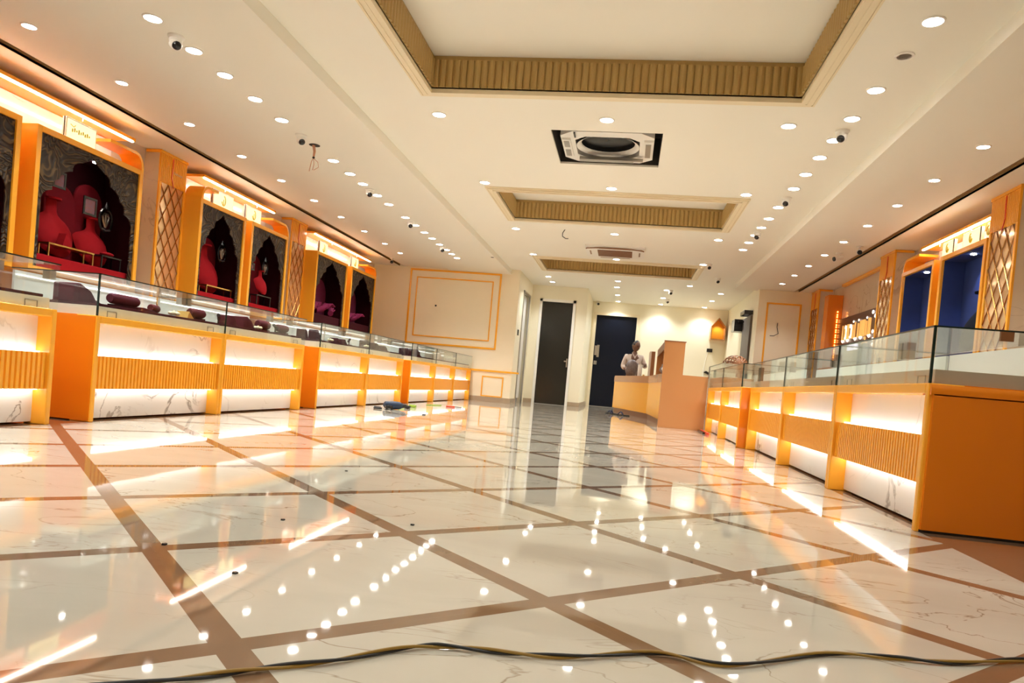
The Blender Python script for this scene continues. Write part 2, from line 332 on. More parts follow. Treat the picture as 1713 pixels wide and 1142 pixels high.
# ---------------------------------------------------------------- downlights
def spot_data(name, power, size, r=.04, col=(.93, 1, 1.03), blend=.7):
    ld = bpy.data.lights.new(name, 'SPOT'); ld.energy = power; ld.spot_size = math.radians(size); ld.spot_blend = blend; ld.shadow_soft_size = r; ld.color = col
    return ld
SP_A, SP_B = spot_data('downlight_beam', DOWN_W, 125), spot_data('small_downlight_beam', ROW_W, 115, .03)
def make_down(r, ld, group):
    t = thing('downlight', '', 'ceiling light', (0, 0, 0), group=group)
    G().lathe([(r+.012, 0), (r+.010, -.006), (r, -.008), (r-.002, 0)], n_=20).obj('trim_ring', 'ring', t, local=True, smooth=True)
    G().lathe([(r-.001, -.001), (r-.001, -.0065), (r*.6, -.0075), (.001, -.008)], n_=20).obj('lens', 'lens', t, local=True)
    lo = bpy.data.objects.new('beam', ld); C.objects.link(lo); lo.parent = t; lo.location = (0, 0, -.02)
    return t
big = make_down(.055, SP_A, ''); small = make_down(.045, SP_B, ''); used = {}
def down(proto, x, y, z, label, group):
    if id(proto) not in used: used[id(proto)] = 1; proto.location = (x, y, z); proto['label'] = label; proto['group'] = group; return
    dup(proto, (x, y, z), label, group=group)
yl = [-.6, .6, 1.7, 2.25, 2.8, 3.35, 3.9]+[y*.9397 for y in (4.692, 5.184, 5.624, 6.124, 6.636, 7.892, 8.401, 8.837, 9.381, 9.854, 10.638, 11.163, 11.692, 12.168, 12.687, 13.191, 13.601, 14.039)]
for i, y in enumerate(yl):
    down(big, -3.305, y, ZS, 'round downlight, %s from the camera end above the left counters' % ORD[i], 'downlights above the left counters')
yr = [3.6]+[y*.9828 for y in (4.613, 5.599, 6.157, 6.662, 7.133, 7.661, 8.185, 8.982, 9.554, 10.061, 10.553, 11.05, 11.596)]
for i, y in enumerate(yr):
    down(big, 1.553, y, ZC, 'round downlight, %s from the camera end above the right counters' % ORD[i], 'downlights above the right counters')
rows = [(-.9, 'behind the nearest recess'), (1.9, 'within the nearest recess side'), (6.25, 'between the nearest ceiling recess and the open air conditioner'), (8.36, 'at the near edge of the middle ceiling recess'), (10.8, 'beyond the middle ceiling recess'),
        (12.87, 'at the near edge of the farthest ceiling recess'), (15.44, 'just beyond the farthest ceiling recess')]
for y, where in rows:
    for x, nm in ((-1.95, 'left'), (-.365, 'middle'), (1.30, 'right')) if y < 3 else ((-1.838, 'left'), (-.365, 'middle'), (1.118, 'right')):
        if y == 1.9: y = 2.35
        down(big, x, y, ZC, '%s downlight of the three %s' % (nm, where), 'downlights of the central ceiling')
for i, (x, y) in enumerate([(-.395, 16.36), (-.395, 17.69), (-.395, 18.95)]):
    down(big, x, y, ZC, 'downlight in front of the navy door, %s of the three beyond the far recess' % ORD[i], 'downlights in front of the navy door')
for i, (x, y) in enumerate([(.69, 16.31), (.685, 17.67), (.69, 18.95)]):
    down(big, x, y, ZC, 'downlight over the desk area, %s of the file towards the pale wall' % ORD[i], 'downlights over the desk area')
for i, (x, y) in enumerate([(1.85, 16.3), (1.81, 17.6), (1.78, 18.95)]):
    down(big, x, y, ZC, 'downlight near the wall shrine, %s of the file nearest the right side wall' % ORD[i], 'downlights near the wall shrine')
down(big, -1.825, 16.2, ZC, 'downlight close above the dark tinted glass door', 'downlight by the tinted door')
for i, y in enumerate([2.65, 3.6]+[q*.9654 for q in (4.768, 5.766, 6.763, 7.773, 8.741, 9.73, 10.719, 11.728, 12.782, 13.691)]):
    down(small, -4.415, y, ZW, 'small downlight, %s from the camera end in front of the crimson niches' % ORD[i], 'small downlights along the left wall')
for i, y in enumerate([4.6, 5.5]+[q*.9526 for q in (6.69, 7.677, 8.653, 9.659, 10.656, 11.638, 12.606, 13.609, 14.637)]):
    down(small, 2.655, y, ZW, 'small downlight, %s from the camera end in front of the right columns' % ORD[i], 'small downlights along the right wall')
# dead fitting, cameras, air conditioners, loose wires
v = thing('ceiling_speaker', 'unlit grey grilled round fitting in the row above the right counters', 'ceiling fitting', (1.553, 4.97, ZC))
G().lathe([(.06, 0), (.058, -.008), (.045, -.01), (.043, 0)], n_=24).obj('trim_ring', 'ring', v, local=True, smooth=True)
gg = G(); gg.lathe([(.042, -.001), (.042, -.004), (.001, -.004)], n_=20)
for k in range(5): gg.tube([(-.035+.002*k, -.03+k*.015, -.006), (.035-.002*k, -.03+k*.015, -.006)], .003, 5)
gg.obj('grille', 'steel', v, local=True)
def make_cam():
    t = thing('dome_camera', '', 'security camera', (0, 0, 0), group='dome cameras')
    G().lathe([(.056, 0), (.056, -.012), (.044, -.022), (.043, -.045)], n_=24).obj('base', 'camwhite', t, local=True, smooth=True)
    G().ell((0, -.006, -.058), (.045, .045, .042)).obj('shell', 'camwhite', t, local=True, smooth=True)
    G().ell((0, -.022, -.068), (.034, .034, .032)).obj('lens_cover', 'black', t, local=True, smooth=True)
    return t
cam0 = make_cam(); first = True
camsp = [(-3.305, 4.66, ZS, .9, 'white dome camera beside the first large downlights at upper left'), (-3.305, 6.64, ZS, .8, 'white dome camera beside the hole with hanging copper wires'),
         (-3.31, 8.55, ZS, .6, 'white dome camera midway along the left downlight row'), (-3.31, 10.26, ZS, .5, 'white dome camera in the far third of the left downlight row'),
         (-3.31, 12.13, ZS, .5, 'farthest white dome camera of the left downlight row'), (1.56, 6.33, ZC, -.5, 'nearest white dome camera of the right downlight row'),
         (1.56, 8.42, ZC, -.4, 'white dome camera in the middle of the right downlight row'), (1.56, 10.2, ZC, -.4, 'white dome camera near the far end of the right downlight row'),
         (1.21, 12.78, ZC, .2, 'white dome camera beside the right light of the farthest recess'), (1.535, 14.25, ZC, .2, 'white dome camera beyond the end of the right downlight row'),
         (.78, 16.3, ZC, .3, 'white dome camera over the desk area, nearer of two'), (.80, 17.9, ZC, .3, 'white dome camera over the desk area, farther of two')]
for x, y, z, r, lb in camsp:
    if first: cam0.location = (x, y, z); cam0.rotation_euler = (0, 0, r); cam0['label'] = lb; first = False
    else: dup(cam0, (x, y, z), lb, rot=r)
def bullet(name, lb, loc, dirv):
    t = thing(name, lb, 'security camera', loc); dv = Vector(dirv).normalized()
    G().lathe([(.04, 0), (.04, -.015), (.012, -.02), (.012, -.06)], n_=16).obj('mount', 'camwhite', t, local=True, smooth=True)
    p = Vector((0, 0, -.075)); G().tube([p-dv*.06, p+dv*.06], .033, 16).obj('housing', 'camwhite', t, local=True, smooth=True)
    G().tube([p+dv*.06, p+dv*.075], .031, 16).obj('lens_hood', 'black', t, local=True, smooth=True)
bullet('bullet_camera', 'white bullet camera with black face on the right side ceiling', (2.93, 10.4, ZW), (-.2, -1, -.25))
bullet('bullet_camera', 'black faced bullet camera in the far left ceiling corner', (-4.80, 13.9, ZW), (.35, -1, -.2))
bullet('bullet_camera', 'small black camera above the navy door', (-.92, 19.2, ZC), (.3, -1, -.2))
bullet('bullet_camera', 'second white bullet camera hung just beyond its twin at right', (2.80, 10.9, ZW), (-1, -.3, -.3))
# open cassette air conditioner
ac = thing('air_conditioner', 'uncovered white cassette air conditioner in a square ceiling hole', 'air conditioner', (-.377, 7.03, ZC))
x0, x1, y0, y1 = ac_hole
G().box(x0-.01, x0, y0, y1, ZC+.02, 3.05).box(x1, x1+.01, y0, y1, ZC+.02, 3.05).box(x0, x1, y0-.01, y0, ZC+.02, 3.05).box(x0, x1, y1, y1+.01, ZC+.02, 3.05).box(x0, x1, y0, y1, 3.05, 3.06).obj('ceiling_void', 'darkhole', ac)
def octo(cx, cy, hx, hy, c): return [(cx-hx+c, cy-hy), (cx+hx-c, cy-hy), (cx+hx, cy-hy+c), (cx+hx, cy+hy-c), (cx+hx-c, cy+hy), (cx-hx+c, cy+hy), (cx-hx, cy+hy-c), (cx-hx, cy-hy+c)]
g = G(); cx, cy = -.377, 7.03
A_, B_ = octo(cx, cy, .43, .43, .12), octo(cx, cy, .30, .30, .1)
zz = ZC+.015
for zt, sc in ((0, 0),):
    va_ = [(x, y, zz) for x, y in A_]+[(x, y, zz) for x, y in B_]+[(x, y, zz+.22) for x, y in A_]+[(x, y, zz+.14) for x, y in B_]
    fs = []
    for i in range(8):
        j = (i+1) % 8; fs += [(i, j, 8+j, 8+i), (i, j, 16+j, 16+i), (8+i, 8+j, 24+j, 24+i)]
    g.add(va_, fs)
g.box(cx-.42, cx-.34, cy-.25, cy+.25, zz-.02, zz).box(cx+.34, cx+.42, cy-.25, cy+.25, zz-.02, zz)
g.obj('casing', 'camwhite', ac)
for q in ((cx-.405, cx-.355, cy-.22, cy-.06), (cx-.405, cx-.355, cy+.02, cy+.2), (cx+.355, cx+.405, cy-.2, cy+.18)): G().box(*q, zz-.024, zz-.018).obj('outlet_slot', 'steel', ac)
G().lathe([(.30, 0), (.285, .006), (.262, .02), (.255, .035)], (cx, cy, zz+.01), 28, cap=False).obj('bell_mouth', 'camwhite', ac, smooth=True)
G().lathe([(.254, .0), (.253, .03), (.01, .03)], (cx, cy, zz+.045), 28, cap=False).obj('fan', 'black', ac, smooth=True)
G().box(cx-.28, cx+.25, cy+.20, cy+.28, zz-.05, zz-.022).box(cx+.25, cx+.34, cy+.21, cy+.25, zz-.045, zz-.022).obj('control_tray', 'steel', ac)
G().box(cx-.30, cx-.285, cy-.42, cy-.3, zz-.014, zz-.004).obj('cable_gap', 'black', ac)
ac = thing('air_conditioner', 'closed white cassette air conditioner with dark grille farther down the ceiling', 'air conditioner', (-.375, 12.15, ZC))
def rr(hx, hy, c, n_=5):
    out = []
    for qx, qy, a0 in ((1, 1, 0), (-1, 1, 90), (-1, -1, 180), (1, -1, 270)):
        for k in range(n_+1):
            a_ = math.radians(a0+90*k/n_); out.append((-.375+qx*(hx-c)+c*math.cos(a_), 12.15+qy*(hy-c)+c*math.sin(a_)))
    return out
G().prism(rr(.48, .48, .06), 'z', ZC-.025, ZC-.001).prism(rr(.44, .44, .1), 'z', ZC-.04, ZC-.025).obj('panel', 'camwhite', ac)
g = G()
for k in range(9): g.box(-.655, -.095, 11.9+k*.058, 11.94+k*.058, ZC-.05, ZC-.04)
g.box(-.655, -.095, 11.9, 12.4, ZC-.044, ZC-.04); g.obj('grille', 'wood', ac)
G().tube([(-.375+.46*math.cos(a_)*(1 if abs(math.cos(a_)) > .2 else 1), 12.15-.34-.13*math.sin(a_), ZC-.046) for a_ in [PI*q/16 for q in range(17)]], .010, 6).obj('seam', 'wood', ac)
for dx, dy, hx, hy in ((0, -.39, .25, .012), (0, .39, .25, .012), (-.4, 0, .012, .16), (.4, 0, .012, .16)):
    G().box(-.375+dx-hx, -.375+dx+hx, 12.15+dy-hy, 12.15+dy+hy, ZC-.0435, ZC-.038).obj('louvre', 'wood', ac)
w_ = thing('hanging_wires', 'stripped copper wires hanging from a dark hole in the left downlight row', 'wires', (-3.3, 6.93, ZS))
G().lathe([(.055, -.001), (.055, -.003), (.001, -.003)], n_=20).obj('hole', 'darkhole', w_, local=True)
G().tube([(-.01, 0, 0), (0, .01, -.06), (.0, 0, -.12)], [.016, .014, .01]).tube([(0, 0, -.12), (-.02, 0, -.17), (-.04, .01, -.26)], .0035).tube([(0, 0, -.12), (.0, .02, -.19), (.0, .0, -.25)], .0035).tube([(0, 0, -.13), (.05, 0, -.17), (.06, 0, -.22), (.01, 0, -.25)], .003).obj('wire_bundle', 'copper', w_, local=True, smooth=True)
G().ell((.0, 0, -.125), (.014, .012, .012)).obj('tape', 'black', w_, local=True)
tag(G().tube([(-1.09, 10.7, ZC), (-1.12, 10.7, ZC-.05), (-1.12, 10.7, ZC-.1), (-1.07, 10.7, ZC-.13), (-1.03, 10.7, ZC-.13)], .006).obj('loose_wire', 'cable_k'), 'short curled wire dangling from the ceiling beyond the middle recess', 'wire')
tag(G().lathe([(.05, 0), (.05, .004), (.001, .004)], (-3.305, 12.82, ZS-.004), 18).obj('ceiling_hole', 'darkhole'), 'unfinished dark light hole at the far end of the left row', 'hole')
tag(G().lathe([(.02, -.01), (.02, 0), (.001, 0)], (-4.085, YF, 1.906), 14, 'y').obj('cable_outlet', 'black'), 'small black cable outlet in the framed cream wall', 'outlet')
tag(G().tube([(2.81, YF-.01, 2.06), (2.8, YF-.04, 1.98), (2.83, YF-.05, 1.85), (2.75, YF-.05, 1.8), (2.68, YF-.03, 1.8)], .007).obj('loose_wire', 'cable_k'), 'thin bare wire hanging on the framed wall at the far right', 'wire')
tag(G().lathe([(.03, 0), (.03, .003), (.001, .003)], (-2.58, 12.9, ZS-.003), 14).obj('sensor', 'darkhole'), 'tiny dark sensor at the far left ceiling edge', 'sensor')
# ---------------------------------------------------------------- display counters
def counter(side, xf, ya, yb, zt, zg, label, group, deckmat, skin_=False):
    """side=-1: stands left and faces +x; side=+1: stands right and faces -x.  o(d) = x at depth d behind the front face."""
    o = lambda d_: xf+side*d_
    bx = lambda g, d0, d1, y0, y1, z0, z1: g.box(min(o(d0), o(d1)), max(o(d0), o(d1)), y0, y1, z0, z1)
    ya += .0015; yb -= .0015
    t = thing('display_counter', label, 'counter', (o(.32), (ya+yb)/2, 0), group=group)
    D = .64; pw = .035; rt_ = zt-.045
    g = G(); bx(g, 0, .14, ya, ya+pw, 0, zt); bx(g, 0, .14, yb-pw, yb, 0, zt); bx(g, 0, .14, ya+pw, yb-pw, rt_, zt)
    g.obj('front_frame', 'orange', t, bevel=.006)
    if skin_: g = G(); bx(g, .008, D, ya-.003, ya-.0005, .008, zt-.006); g.obj('end_skin', 'orange_side', t)
    g = G(); bx(g, .14, D, ya, ya+.02, 0.01, zt); bx(g, .14, D, yb-.02, yb, .01, zt); bx(g, .14, D, ya+.02, yb-.02, zt-.02, zt); bx(g, D-.02, D, ya+.02, yb-.02, .01, zt-.02)
    g.obj('carcass', 'orange_side', t)
    g = G(); bx(g, .09, .11, ya+pw, yb-pw, .405, rt_); g.obj('upper_marble', 'marble', t)
    g = G(); bx(g, .09, .11, ya+pw, yb-pw, .012, .2); g.obj('lower_marble', 'marble', t)
    g = G(); bx(g, .035, .11, ya+pw, yb-pw, .2, .405)
    n_ = int((yb-ya-2*pw)/.033); p = (yb-ya-2*pw)/n_
    for k in range(n_):
        c = ya+pw+(k+.5)*p; q = [(c-p*.36, 0), (c-p*.28, .016), (c+p*.28, .016), (c+p*.36, 0)]
        g.prism([(o(.035-h), yy) for yy, h in q], 'z', .2, .405)
    g.obj('slatted_panel', 'orange', t)
    g = G(); bx(g, .055, .075, ya+pw+.01, yb-pw-.01, .405, .411); g.obj('upper_led_strip', 'led', t)
    g = G(); bx(g, .055, .075, ya+pw+.01, yb-pw-.01, .194, .2); g.obj('lower_led_strip', 'led', t)
    # glass case
    pl = zt+.06
    g = G(); bx(g, .03, D-.02, ya+.03, yb-.03, zt, pl); g.obj('drawer_board', deckmat, t)
    g = G()
    for yy in (ya+.12, yb-.20): bx(g, .026, .03, yy, yy+.085, zt+.034, zt+.037); bx(g, .026, .03, yy, yy+.003, zt, zt+.037); bx(g, .026, .03, yy+.082, yy+.085, zt, zt+.037)
    g.obj('finger_notch', 'steel', t)
    g = G(); bx(g, .0, .006, ya+.006, yb-.006, zt, zg); g.obj('front_glass', 'glass', t)
    g = G(); bx(g, .0, D-.03, ya+.002, ya+.008, zt, zg-.006); g.obj('side_glass', 'glass', t)
    g = G(); bx(g, .0, D-.03, yb-.008, yb-.002, zt, zg-.006); g.obj('side_glass', 'glass', t)
    g = G(); bx(g, .0, D-.03, ya, yb, zg-.006, zg); g.obj('top_glass', 'glass', t)
    g = G(); bx(g, D-.035, D-.02, ya+.02, yb-.02, zt, zg-.012); g.obj('back_panel', 'casegrey' if side < 0 else 'white', t)
    if side < 0: g = G(); bx(g, D-.041, D-.036, ya+.03, yb-.03, zg-.042, zg-.038); g.obj('case_light', 'caselight', t)
    g = G(); bx(g, -.002, .004, ya, yb, zg-.006, zg+.001); bx(g, .004, D-.03, ya, ya+.004, zg-.006, zg+.001); bx(g, -.002, .009, ya, ya+.007, zt, zg)
    g.obj('glass_edge', 'edge', t)
    for yy in (ya+.012, yb-.062):
        g = G(); bx(g, D*.55, D*.55+.05, yy, yy+.05, zg-.055, zg-.003); g.obj('glass_clip', 'steel', t)
    return t
LW = 'counters along the left side'
Lc = [(2.23, 3.655, 'cut off by the left picture edge'), (3.96, 5.38, 'first past the gap beside the picture edge counter'), (5.38, 6.85, 'with the rose pads, second past the first gap'), (7.21, 8.68, 'first past the second gap'),
      (8.68, 10.13, 'second past the second gap'), (10.5, 11.93, 'third from the framed cream wall'), (11.93, 13.35, 'second from the framed cream wall'), (13.35, 14.78, 'against the framed cream wall')]
for k, (a, b_, lb) in enumerate(Lc): counter(-1, -3.19, a, b_, .65, .905, 'orange slatted left counter, '+lb, LW, 'offwhite', skin_=k in (1, 3, 5))
Rc = [(3.26, 4.62, 1.245, 'nearest, with its broad orange end panel'), (4.62, 6.08, 1.245, 'second from the camera'), (6.08, 7.62, 1.245, 'third from the camera, before the small step'),
      (7.66, 9.18, 1.16, 'just past the small step'), (9.18, 10.64, 1.16, 'against the tan reception panel')]
for i, (a, b_, xf, lb) in enumerate(Rc):
    t = counter(1, xf, a, b_, .625, .865, 'orange slatted right counter, '+lb, 'counters along the right side', 'greige', skin_=(i == 3))
    if i == 0:
        G().box(1.262, 1.885, 3.245, 3.262, .012, .58).prism([(3.245, .575), (3.245, .60), (3.255, .618), (3.275, .626), (3.33, .626), (3.33, .575)], 'x', 1.25, 1.885).obj('end_panel', 'orange_side', t, smooth=True)
        G().box(1.26, 1.88, 3.255, 3.262, 0, .012).obj('base_gap_shade', 'black', t)  # black strip stands in for the shade under the end panel
        G().box(1.50, 1.55, 3.262, 3.275, .82, .86).obj('glass_clip', 'wood', t)
# left-wall lit sign in the glass (small screen reflected in the photo stays a reflection)
# ---------------------------------------------------------------- things inside the left cases
ZT = .712
def tray(y0, y1, lb, mt='maroon'):
    tag(G().box(-3.60, -3.235, y0, y1, ZT, ZT+.016).obj('velvet_tray', mt, bevel=.004), lb, 'tray', 'velvet trays in the left cases')
for (a, b_, _), lb in zip(Lc, ['long dark velvet tray in the counter at the left picture edge', 'long maroon velvet tray under the first bracelet roll', 'maroon velvet tray under the rose necklace pads', 'maroon velvet tray in the first case past the second gap',
        'dark tray in the second case past the second gap', 'black tray in the third case from the framed wall', 'tray in the second case from the framed wall', 'tray in the case against the framed wall']):
    tray(a+.06, b_-.06, lb)
ZB = ZT+.016
def roll(y, x, r, ln, lb, mt='rose', ang=0, z=None):
    t = thing('bracelet_roll', lb, 'jewellery display', (x, y, z or ZB), ang, 'bracelet rolls in the left cases')
    pr = [(r*.75, -ln/2), (r, -ln/2+.02), (r, ln/2-.02), (r*.75, ln/2)]
    G().lathe(pr, (0, 0, r+.022), 20, 'y').obj('roll', mt, t, local=True, smooth=True)
    G().box(-.03, .03, -ln*.42, ln*.42, 0, .02).box(-.012, .012, -.02, .02, .02, .04).obj('foot', 'maroon', t, local=True)
def pad(y, x, w_, h, ln, lb, mt='rose', ang=0):
    t = thing('necklace_pad', lb, 'jewellery display', (x, y, ZB), ang, 'sloping necklace pads in the left cases')
    prof = [(-ln/2, h), (-ln/2+.03, h*1.04), (-.02, h*.7), (ln*.15, h*.3), (ln/2, .012)]
    g = G()
    for k in range(len(prof)-1):
        (a, za), (b2, zb) = prof[k], prof[k+1]
        wa = w_*(1-.35*abs(k-1.5)/2); wb = w_*(1-.35*abs(k-.5)/2)
        g.add([(-wa/2, a, 0), (wa/2, a, 0), (wa/2, a, za), (-wa/2, a, za), (-wb/2, b2, 0), (wb/2, b2, 0), (wb/2, b2, zb), (-wb/2, b2, zb)], [(0, 1, 2, 3), (4, 7, 6, 5), (0, 4, 5, 1), (3, 2, 6, 7), (0, 3, 7, 4), (1, 5, 6, 2)])
    g.obj('pad', mt, t, local=True, bevel=.008, smooth=True)
    G().box(-w_*.3, w_*.3, -ln/2-.02, ln/2+.02, 0, .006).obj('board', 'maroon', t, local=True)
def flower(y, x, lb):
    t = thing('cloth_flower', lb, 'ornament', (x, y, ZB), 0, 'cream cloth flowers in the left cases')
    g = G()
    for k in range(6): g.ell((.022*math.cos(k*PI/3), .03*math.sin(k*PI/3), .022), (.018, .018, .014), 8, 5)
    g.obj('petals', 'flower', t, local=True, smooth=True); G().ell((0, 0, .034), (.01, .01, .008), 8, 5).obj('centre', 'gold', t, local=True)
def stand(y, x, lb, mt='black', h=.075, ang=.5):
    t = thing('ring_stand', lb, 'jewellery display', (x, y, ZB), ang, 'small dark stands in the left cases')
    G().box(-.03, .03, -.05, .05, 0, .01).obj('foot', mt, t, local=True); G().box(-.006, .006, -.006, .006, .01, h*.6).obj('stem', mt, t, local=True)
    G().tube([(0, -.06, h), (0, .06, h*.65)], .014, 12).obj('arm', mt, t, local=True, smooth=True)
def wedge(y, x, lb, mt='gold', h=.055, ln=.09):
    tag(G().prism([(y-ln/2, ZB), (y+ln/2, ZB), (y-ln/4, ZB+h)], 'x', x-.05, x+.05).obj('display_wedge', mt), lb, 'jewellery display', 'display wedges in the left cases')
st = thing('display_bench', 'tiny black bench with jewellery rest at the left picture edge', 'jewellery display', (-3.42, 3.22, ZB))
G().box(-3.47, -3.37, 3.06, 3.33, .80, .815).obj('seat', 'black', st)
for sy2 in (3.07, 3.32): G().box(-3.46, -3.45, sy2-.006, sy2+.006, ZB, .80).obj('leg', 'black', st)
G().prism([(3.08, .815), (3.30, .85), (3.24, .815)], 'x', -3.46, -3.38).obj('rest', 'maroon', st)
pad(4.25, -3.55, .2, .12, .3, 'rose necklace pad just past the first gap, before the long bracelet roll')
roll(4.42, -3.37, .035, .27, 'long dark bracelet roll nearest the left picture edge')
roll(4.95, -3.52, .028, .16, 'short oval bracelet roll in front of the first cream flower', ang=.3)
pad(4.75, -3.42, .12, .03, .3, 'low flat rose pad between the first two bracelet rolls')
flower(4.87, -3.30, 'cream flower beside the short oval roll in the first lit case')
wedge(5.08, -3.35, 'gold wedge before the third bracelet roll')
roll(5.24, -3.36, .034, .19, 'bracelet roll standing just past the gold wedge')
stand(5.62, -3.40, 'black ring stand past the gold wedge')
pad(5.82, -3.42, .16, .09, .16, 'grey rose pad hard against the joint of the second and third cases')
pad(6.05, -3.4, .17, .10, .26, 'large rose necklace pad with long slope in the third case')
flower(6.10, -3.30, 'cream flower at the foot of the large rose pad')
roll(6.33, -3.38, .04, .2, 'oval rose bracelet roll in the middle of the third case')
stand(6.5, -3.34, 'dark stand between two rolls in the third case', ang=.2)
roll(6.67, -3.36, .036, .2, 'bracelet roll at the far end of the third case')
pad(7.35, -3.45, .12, .1, .16, 'black necklace pad just past the second gap', 'maroon'); pad(7.6, -3.42, .12, .11, .2, 'second dark necklace pad past the second gap', 'maroon')
flower(7.72, -3.3, 'cream flower standing among the dark pads past the second gap')
for k, y in enumerate((7.98, 8.2)): wedge(y, -3.36, 'dark triangular wedge, %s of two in the fourth case' % ('nearer', 'farther')[k], 'maroon', .06, .1)
stand(8.42, -3.36, 'black ring stand at the far end of the fourth case')
flower(8.86, -3.3, 'cream flower at the start of the fifth case'); pad(9.1, -3.4, .14, .1, .2, 'dark sloping pad midway in the fifth case', 'maroon'); pad(9.45, -3.4, .14, .09, .24, 'dark sloping pad farther along the fifth case', 'maroon')
pad(9.8, -3.4, .14, .07, .24, 'last dark pad of the fifth case', 'maroon')
pad(10.9, -3.4, .16, .1, .4, 'long black pad in the sixth case', 'maroon'); pad(11.4, -3.4, .16, .11, .4, 'second long black pad in the sixth case', 'maroon')
pad(12.3, -3.4, .16, .09, .3, 'pale pad in the seventh case', 'greige'); pad(12.8, -3.4, .16, .12, .3, 'second pale pad in the seventh case', 'greige'); pad(13.9, -3.4, .2, .07, .5, 'pale pad in the case by the framed wall', 'greige')
# ---------------------------------------------------------------- marble and lattice columns
def column(xf, side, ya, yb, xw, label, zl=2.34, logo=False):
    o = lambda d_: xf+side*d_
    bx = lambda g, d0, d1, y0, y1, z0, z1: g.box(min(o(d0), o(d1)), max(o(d0), o(d1)), y0, y1, z0, z1)
    D = abs(xw-xf); zt = ZW
    t = thing('wall_column', label, 'column', (o(D/2), (ya+yb)/2, 0), group='lattice fronted columns')
    g = G(); bx(g, .02, D, ya+.004, yb-.004, 0, zt-.005); g.obj('marble_body', 'marble_wall', t)
    g = G(); bx(g, .0, .02, ya, ya+.035, 0, zl); bx(g, .0, .02, yb-.035, yb, 0, zl); bx(g, -.006, D*.9, ya-.012, yb+.012, zt-.035, zt-.004); g.obj('edge_frame', 'orange', t)
    g = G(); bx(g, .012, .019, ya+.035, yb-.035, .9, zl); g.obj('mirror', 'mirror', t)
    g = G(); bx(g, .004, .02, ya, yb, zl, zt-.035)
    n_ = int((yb-ya)/.026); p = (yb-ya)/n_
    for k in range(n_): bx(g, -.002, .004, ya+k*p+.004, ya+(k+1)*p-.004, zl+.005, zt-.036)
    g.obj('fluted_capital', 'orange', t)
    g = G(); wv = (yb-ya-.07); cell = wv/3; h = cell*1.75; y_0, y_1, z_0, z_1 = ya+.035, yb-.035, .9, zl
    for sgn in (1, -1):
        for k in range(-14, 18):
            c0 = y_0+k*cell; pts = []
            # line y = c0 + sgn*(z-z_0)*cell/h clipped to the panel
            ta, tb = z_0, z_1
            f = lambda z: c0+sgn*(z-z_0)*cell/h
            lo_, hi_ = sorted((z_0+(y_0-c0)*h/cell*sgn, z_0+(y_1-c0)*h/cell*sgn)); ta = max(ta, lo_); tb = min(tb, hi_)
            if tb-ta > .01: g.tube([(o(.006), f(ta), ta), (o(.006), f(tb), tb)], .005, 5)
    g.obj('lattice', 'lattice', t)
    ym = (ya+yb)/2
    G().tube([(o(-.006), ym-.03, zt-.05), (o(-.008), ym-.03, zt-.14), (o(-.008), ym-.04, zt-.27), (o(-.004), ym+.01, zl-.02)], .005, 6).obj('cable', 'redp', t)
    if logo:
        g = G()
        for k, hh in enumerate((.03, .02, .022, .026, .018, .024, .016, .02)): bx(g, -.006, -.002, ym+.0+k*.02, ym+.012+k*.02, 2.48, 2.48+hh)
        g.obj('lettering', 'gold', t)
    return t
column(-5.3, -1, 7.38, 7.86, -5.5, 'left wall column with mirrored lattice, nearer of two, between the two largest niche groups', logo=True)
column(-5.3, -1, 10.6, 11.11, -5.5, 'left wall column with lattice, farther of two')
column(3.4, 1, 7.31, 7.84, 3.66, 'right wall lattice column at the right picture edge')
column(3.4, 1, 10.45, 11.0, 3.66, 'right wall lattice column between the blue niches and the lit sign')
column(3.4, 1, 14.3, 14.84, 3.66, 'farthest right wall lattice column against the framed wall')
# ---------------------------------------------------------------- niches
def arch_poly(y0, y1, z0, z1):               # many-lobed arch outline, bottom left up and over to bottom right
    w_ = y1-y0; c = (y0+y1)/2; pts = [(y0, z0)]
    zs = z0+(z1-z0)*.52
    pts.append((y0, zs))
    lobes = [(0, zs), (.10, zs+.10*(z1-z0)), (.16, zs+.2*(z1-z0)), (.29, zs+.30*(z1-z0)), (.36, zs+.39*(z1-z0)), (.5, z1)]
    half = []
    for k in range(len(lobes)-1):
        (a, za), (b2, zb) = lobes[k], lobes[k+1]
        for s_ in range(1, 6):
            t_ = s_/5; bulge = math.sin(PI*t_)*.028*(1 if k < 4 else -.4)
            half.append((a+(b2-a)*t_-bulge*.8, za+(zb-za)*t_+bulge*(z1-z0)*.5))
    pts += [(y0+w_*a, z) for a, z in half]
    pts += [(y1-w_*a, z) for a, z in half[::-1][1:]]
    pts += [(y1, zs), (y1, z0)]
    return pts
